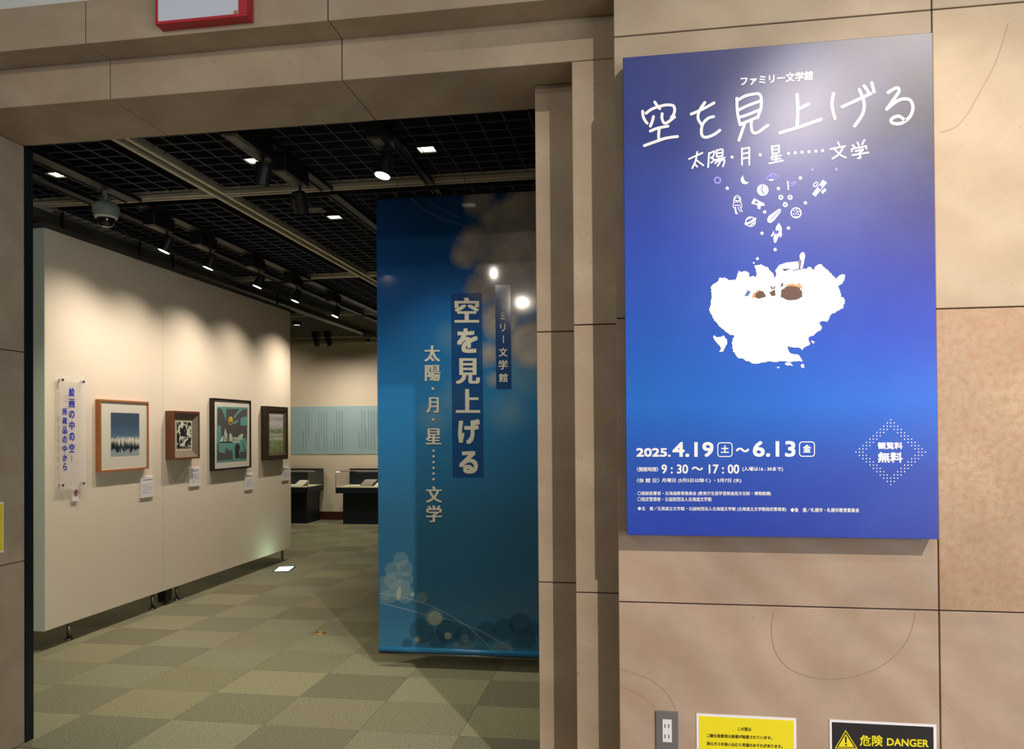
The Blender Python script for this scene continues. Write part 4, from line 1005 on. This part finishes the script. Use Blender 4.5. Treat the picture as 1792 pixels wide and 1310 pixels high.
light('downlight_beam', 'SPOT', (-3.9, 9.4, CZ-.05), (-3.6, 9.6, 0), 8, (1, .93, .70), .05, 100, 1.0)  # weak added beam without a fixture, past the partition end

def spotlight(x, y, aim, label, lit=True, energy=0, cone=46, boxlen=.26, drop=.20, col=(1, .87, .74), zoff=0, group='track spotlights under the ceiling', plate=True, color_lens='lens', hx=0):
    z = CZ-.03+zoff
    t = thing('track_spotlight', (x, y, z), label, 'light', group)
    MB().bbox(x-.05, x+.05, y-boxlen/2, y+boxlen/2, z-.10, z, .004).make('ballast_box', 'black', t)
    if plate:
        MB().box(x-.026, x+.026, y-boxlen/2+.02, y-boxlen/2+.02+boxlen*.42, z-.104, z-.1).make('rating_plate', 'plate', t)
    hy = y+boxlen/2-.03; H = Vector((x+hx, hy, z-drop))
    ax = (Vector(aim)-H).normalized()
    yk = MB().cyl((x+hx*.3, hy, z-.10), (x+hx, hy, z-drop+.055), .009, n=8)
    side = ax.cross(Vector((0, 0, 1))); side = side.normalized() if side.length > .05 else Vector((1, 0, 0))
    for s_ in (-1, 1): yk.add([H+side*s_*.046+Vector((0, 0, .055))+side*s_*.004*q+ax*.008*w for q in (0, 1) for w in (-1, 1)]+[H+side*s_*.046+side*s_*.004*q+ax*.008*w for q in (0, 1) for w in (-1, 1)], [(0, 1, 3, 2), (4, 5, 7, 6), (0, 1, 5, 4), (2, 3, 7, 6), (0, 2, 6, 4), (1, 3, 7, 5)])
    yk.add([H+side*a_*.05+Vector((0, 0, .055+b_*.004))+ax*c_*.008 for a_ in (-1, 1) for b_ in (-1, 1) for c_ in (-1, 1)], [(0, 1, 3, 2), (4, 5, 7, 6), (0, 1, 5, 4), (2, 3, 7, 6), (0, 2, 6, 4), (1, 3, 7, 5)])
    yk.make('yoke', 'black', t)
    hd = MB().cyl(H-ax*.075, H-ax*.04, .028, .04, n=20).cyl(H-ax*.04, H+ax*.055, .042, .046, n=20)
    for q in range(4): hd.cyl(H-ax*(.07-.012*q), H-ax*(.066-.012*q), .043, n=20)
    hd = hd.make('lamp_head', 'black', t)
    MB().cyl(H+ax*.055, H+ax*.057, .042 if lit else .04, n=20).make('lens', color_lens if lit else 'dome', hd)
    if energy: light('spot_beam', 'SPOT', H+ax*.065, aim, energy, col, .03, cone, 1.0, parent=t)
    return t
A = 'black track spotlight above the partition, '
spotlight(-3.60, 5.44, (PXF, 5.25, 1.25), A+'nearest the dome camera', energy=62, cone=118)
spotlight(-3.60, 6.07, (PXF, 5.95, 1.2), A+'second from the dome camera', energy=58, cone=114)
spotlight(-3.60, 6.95, (PXF, 6.80, 1.2), A+'third from the dome camera', energy=78, cone=112)
spotlight(-3.60, 7.80, (PXF, 7.65, 1.2), A+'unlit looking one by the second cross rail', energy=56, cone=110)
spotlight(-3.60, 8.93, (PXF, 8.70, 1.2), A+'farthest lit one beyond the cross rail', energy=100, cone=108)
spotlight(-2.10, 3.98, (-3.0, 4.6, 0), 'large black unlit track spotlight just inside the lintel', lit=False, boxlen=.42, drop=.19)
spotlight(-2.10, 4.52, (-2.4, 7, 0), 'black track spotlight with tilted cylindrical head, right of the lit square downlight', lit=False, boxlen=.34, drop=.21)
spotlight(-1.36, 4.05, (-1.9, 3.55, 0), 'track spotlight with glaring bright lens pointing down above the banner', energy=6, cone=80, boxlen=.2, drop=.20)
spotlight(-5.23, 12.2, (-5.3, 13.5, 1.6), 'small black spotlight hanging before the back wall, left one of the pair', lit=False, energy=46, cone=100, boxlen=.12, drop=.17, plate=False)
spotlight(-5.02, 12.2, (-4.6, 13.5, 1.6), 'small black spotlight hanging before the back wall, right one of the pair', lit=False, energy=46, cone=100, boxlen=.12, drop=.17, plate=False)
light('wall_wash', 'SPOT', (-6.6, 12.0, 3.1), (-6.4, 13.5, 1.6), 46, (1, .84, .64), .04, 100, 1)
light('wall_wash', 'SPOT', (-3.8, 12.0, 3.1), (-3.9, 13.5, 1.6), 46, (1, .84, .64), .04, 100, 1)

def dome_camera(x, y, ztop, zc, s, label):
    t = thing('dome_camera', (x, y, ztop), label, 'camera', 'security dome cameras')
    MB().cyl((x, y, zc+.09*s), (x-.012, y, ztop), .011*s, .018*s, n=12).make('mounting_pole', 'camera_grey', t)
    h = MB().lathe((x, y, zc), [(.001, .095*s), (.03*s, .093*s), (.062*s, .078*s), (.083*s, .058*s), (.087*s, .03*s), (.085*s, .008*s), (.072*s, -.02*s), (.066*s, -.03*s), (.001, -.03*s)], 32).make('housing', 'camera_grey', t, smooth=True)
    MB().lathe((x, y, zc), [(.0722*s, -.02*s), (.076*s, -.016*s), (.072*s, -.028*s), (.064*s, -.034*s), (.062*s, -.03*s)], 32).make('ring', 'pale_grey', t, smooth=True)
    MB().lathe((x, y, zc), [(.058*s, -.03*s), (.058*s, -.045*s), (.052*s, -.066*s), (.038*s, -.083*s), (.02*s, -.091*s), (.001, -.093*s)], 28).make('dome', 'dome', t, smooth=True)
dome_camera(-3.594, 4.83, 3.28, 3.115, 1.0, 'grey security dome camera hanging from the ceiling near the left partition')
dome_camera(-4.36, 12.3, 3.28, 3.17, 1.0, 'distant security dome camera in front of the back wall, beside the banner')

# speaker plate in the second bay
x, y = -2.40, 5.60
t = thing('ceiling_speaker_plate', (x, y, CZ), 'small rectangular metal plate in the ceiling grid beside a lit downlight', 'ceiling plate')
MB().bbox(x-.07, x+.07, y-.06, y+.06, CZ-.006, CZ+.001, .002).make('plate', 'plate', t)
mb = MB()
for k in range(3): mb.cyl((x-.04+.04*k, y, CZ-.006), (x-.04+.04*k, y, CZ-.016), .012, .008, n=10)
mb.make('knobs', 'plate', t)

# ------------------------------------------------------------------ floor fittings
a = onZ(497, 995, 0); c = [onZ(*q, .004) for q in ((480, 998.8), (505, 998.2), (514.5, 990.6), (489, 991.2))]
t = thing('floor_exit_light', (a.x, a.y, 0), 'lit pale green exit guide light set flush in the carpet by the partition end', 'light')
mb = MB(); mb.add([q for q in c]+[Vector((q.x, q.y, .0005)) for q in c], [(0, 1, 2, 3), (4, 5, 6, 7), (0, 1, 5, 4), (1, 2, 6, 5), (2, 3, 7, 6), (3, 0, 4, 7)]); mb.make('lit_panel', 'exit_green', t)
ctr = sum(c, Vector())/4; mb = MB(); q2 = [ctr+(q-ctr)*1.25 for q in c]; mb.add([Vector((q.x, q.y, z)) for z in (.0002, .0025) for q in q2], [(0, 1, 2, 3), (4, 5, 6, 7), (0, 1, 5, 4), (1, 2, 6, 5), (2, 3, 7, 6), (3, 0, 4, 7)]); mb.make('surround', 'black', t)
light('exit_glow', 'AREA', (ctr.x, ctr.y, .02), (PXF, ctr.y-.1, .55), 0.55, (.62, 1, .72), .22, parent=t)
x, y = onZ(560, 1107, 0).x, onZ(560, 1107, 0).y
t = thing('floor_outlet_cap', (x, y, 0), 'small round brass outlet cap in the carpet between partition and banner', 'outlet cap')
MB().lathe((x, y, 0), [(.001, .004), (.028, .004), (.03, .007), (.04, .007), (.044, .001), (.044, 0)], 28).make('brass_ring', 'brass', t)
print('CARPET', cnt, 'BARS', bars)
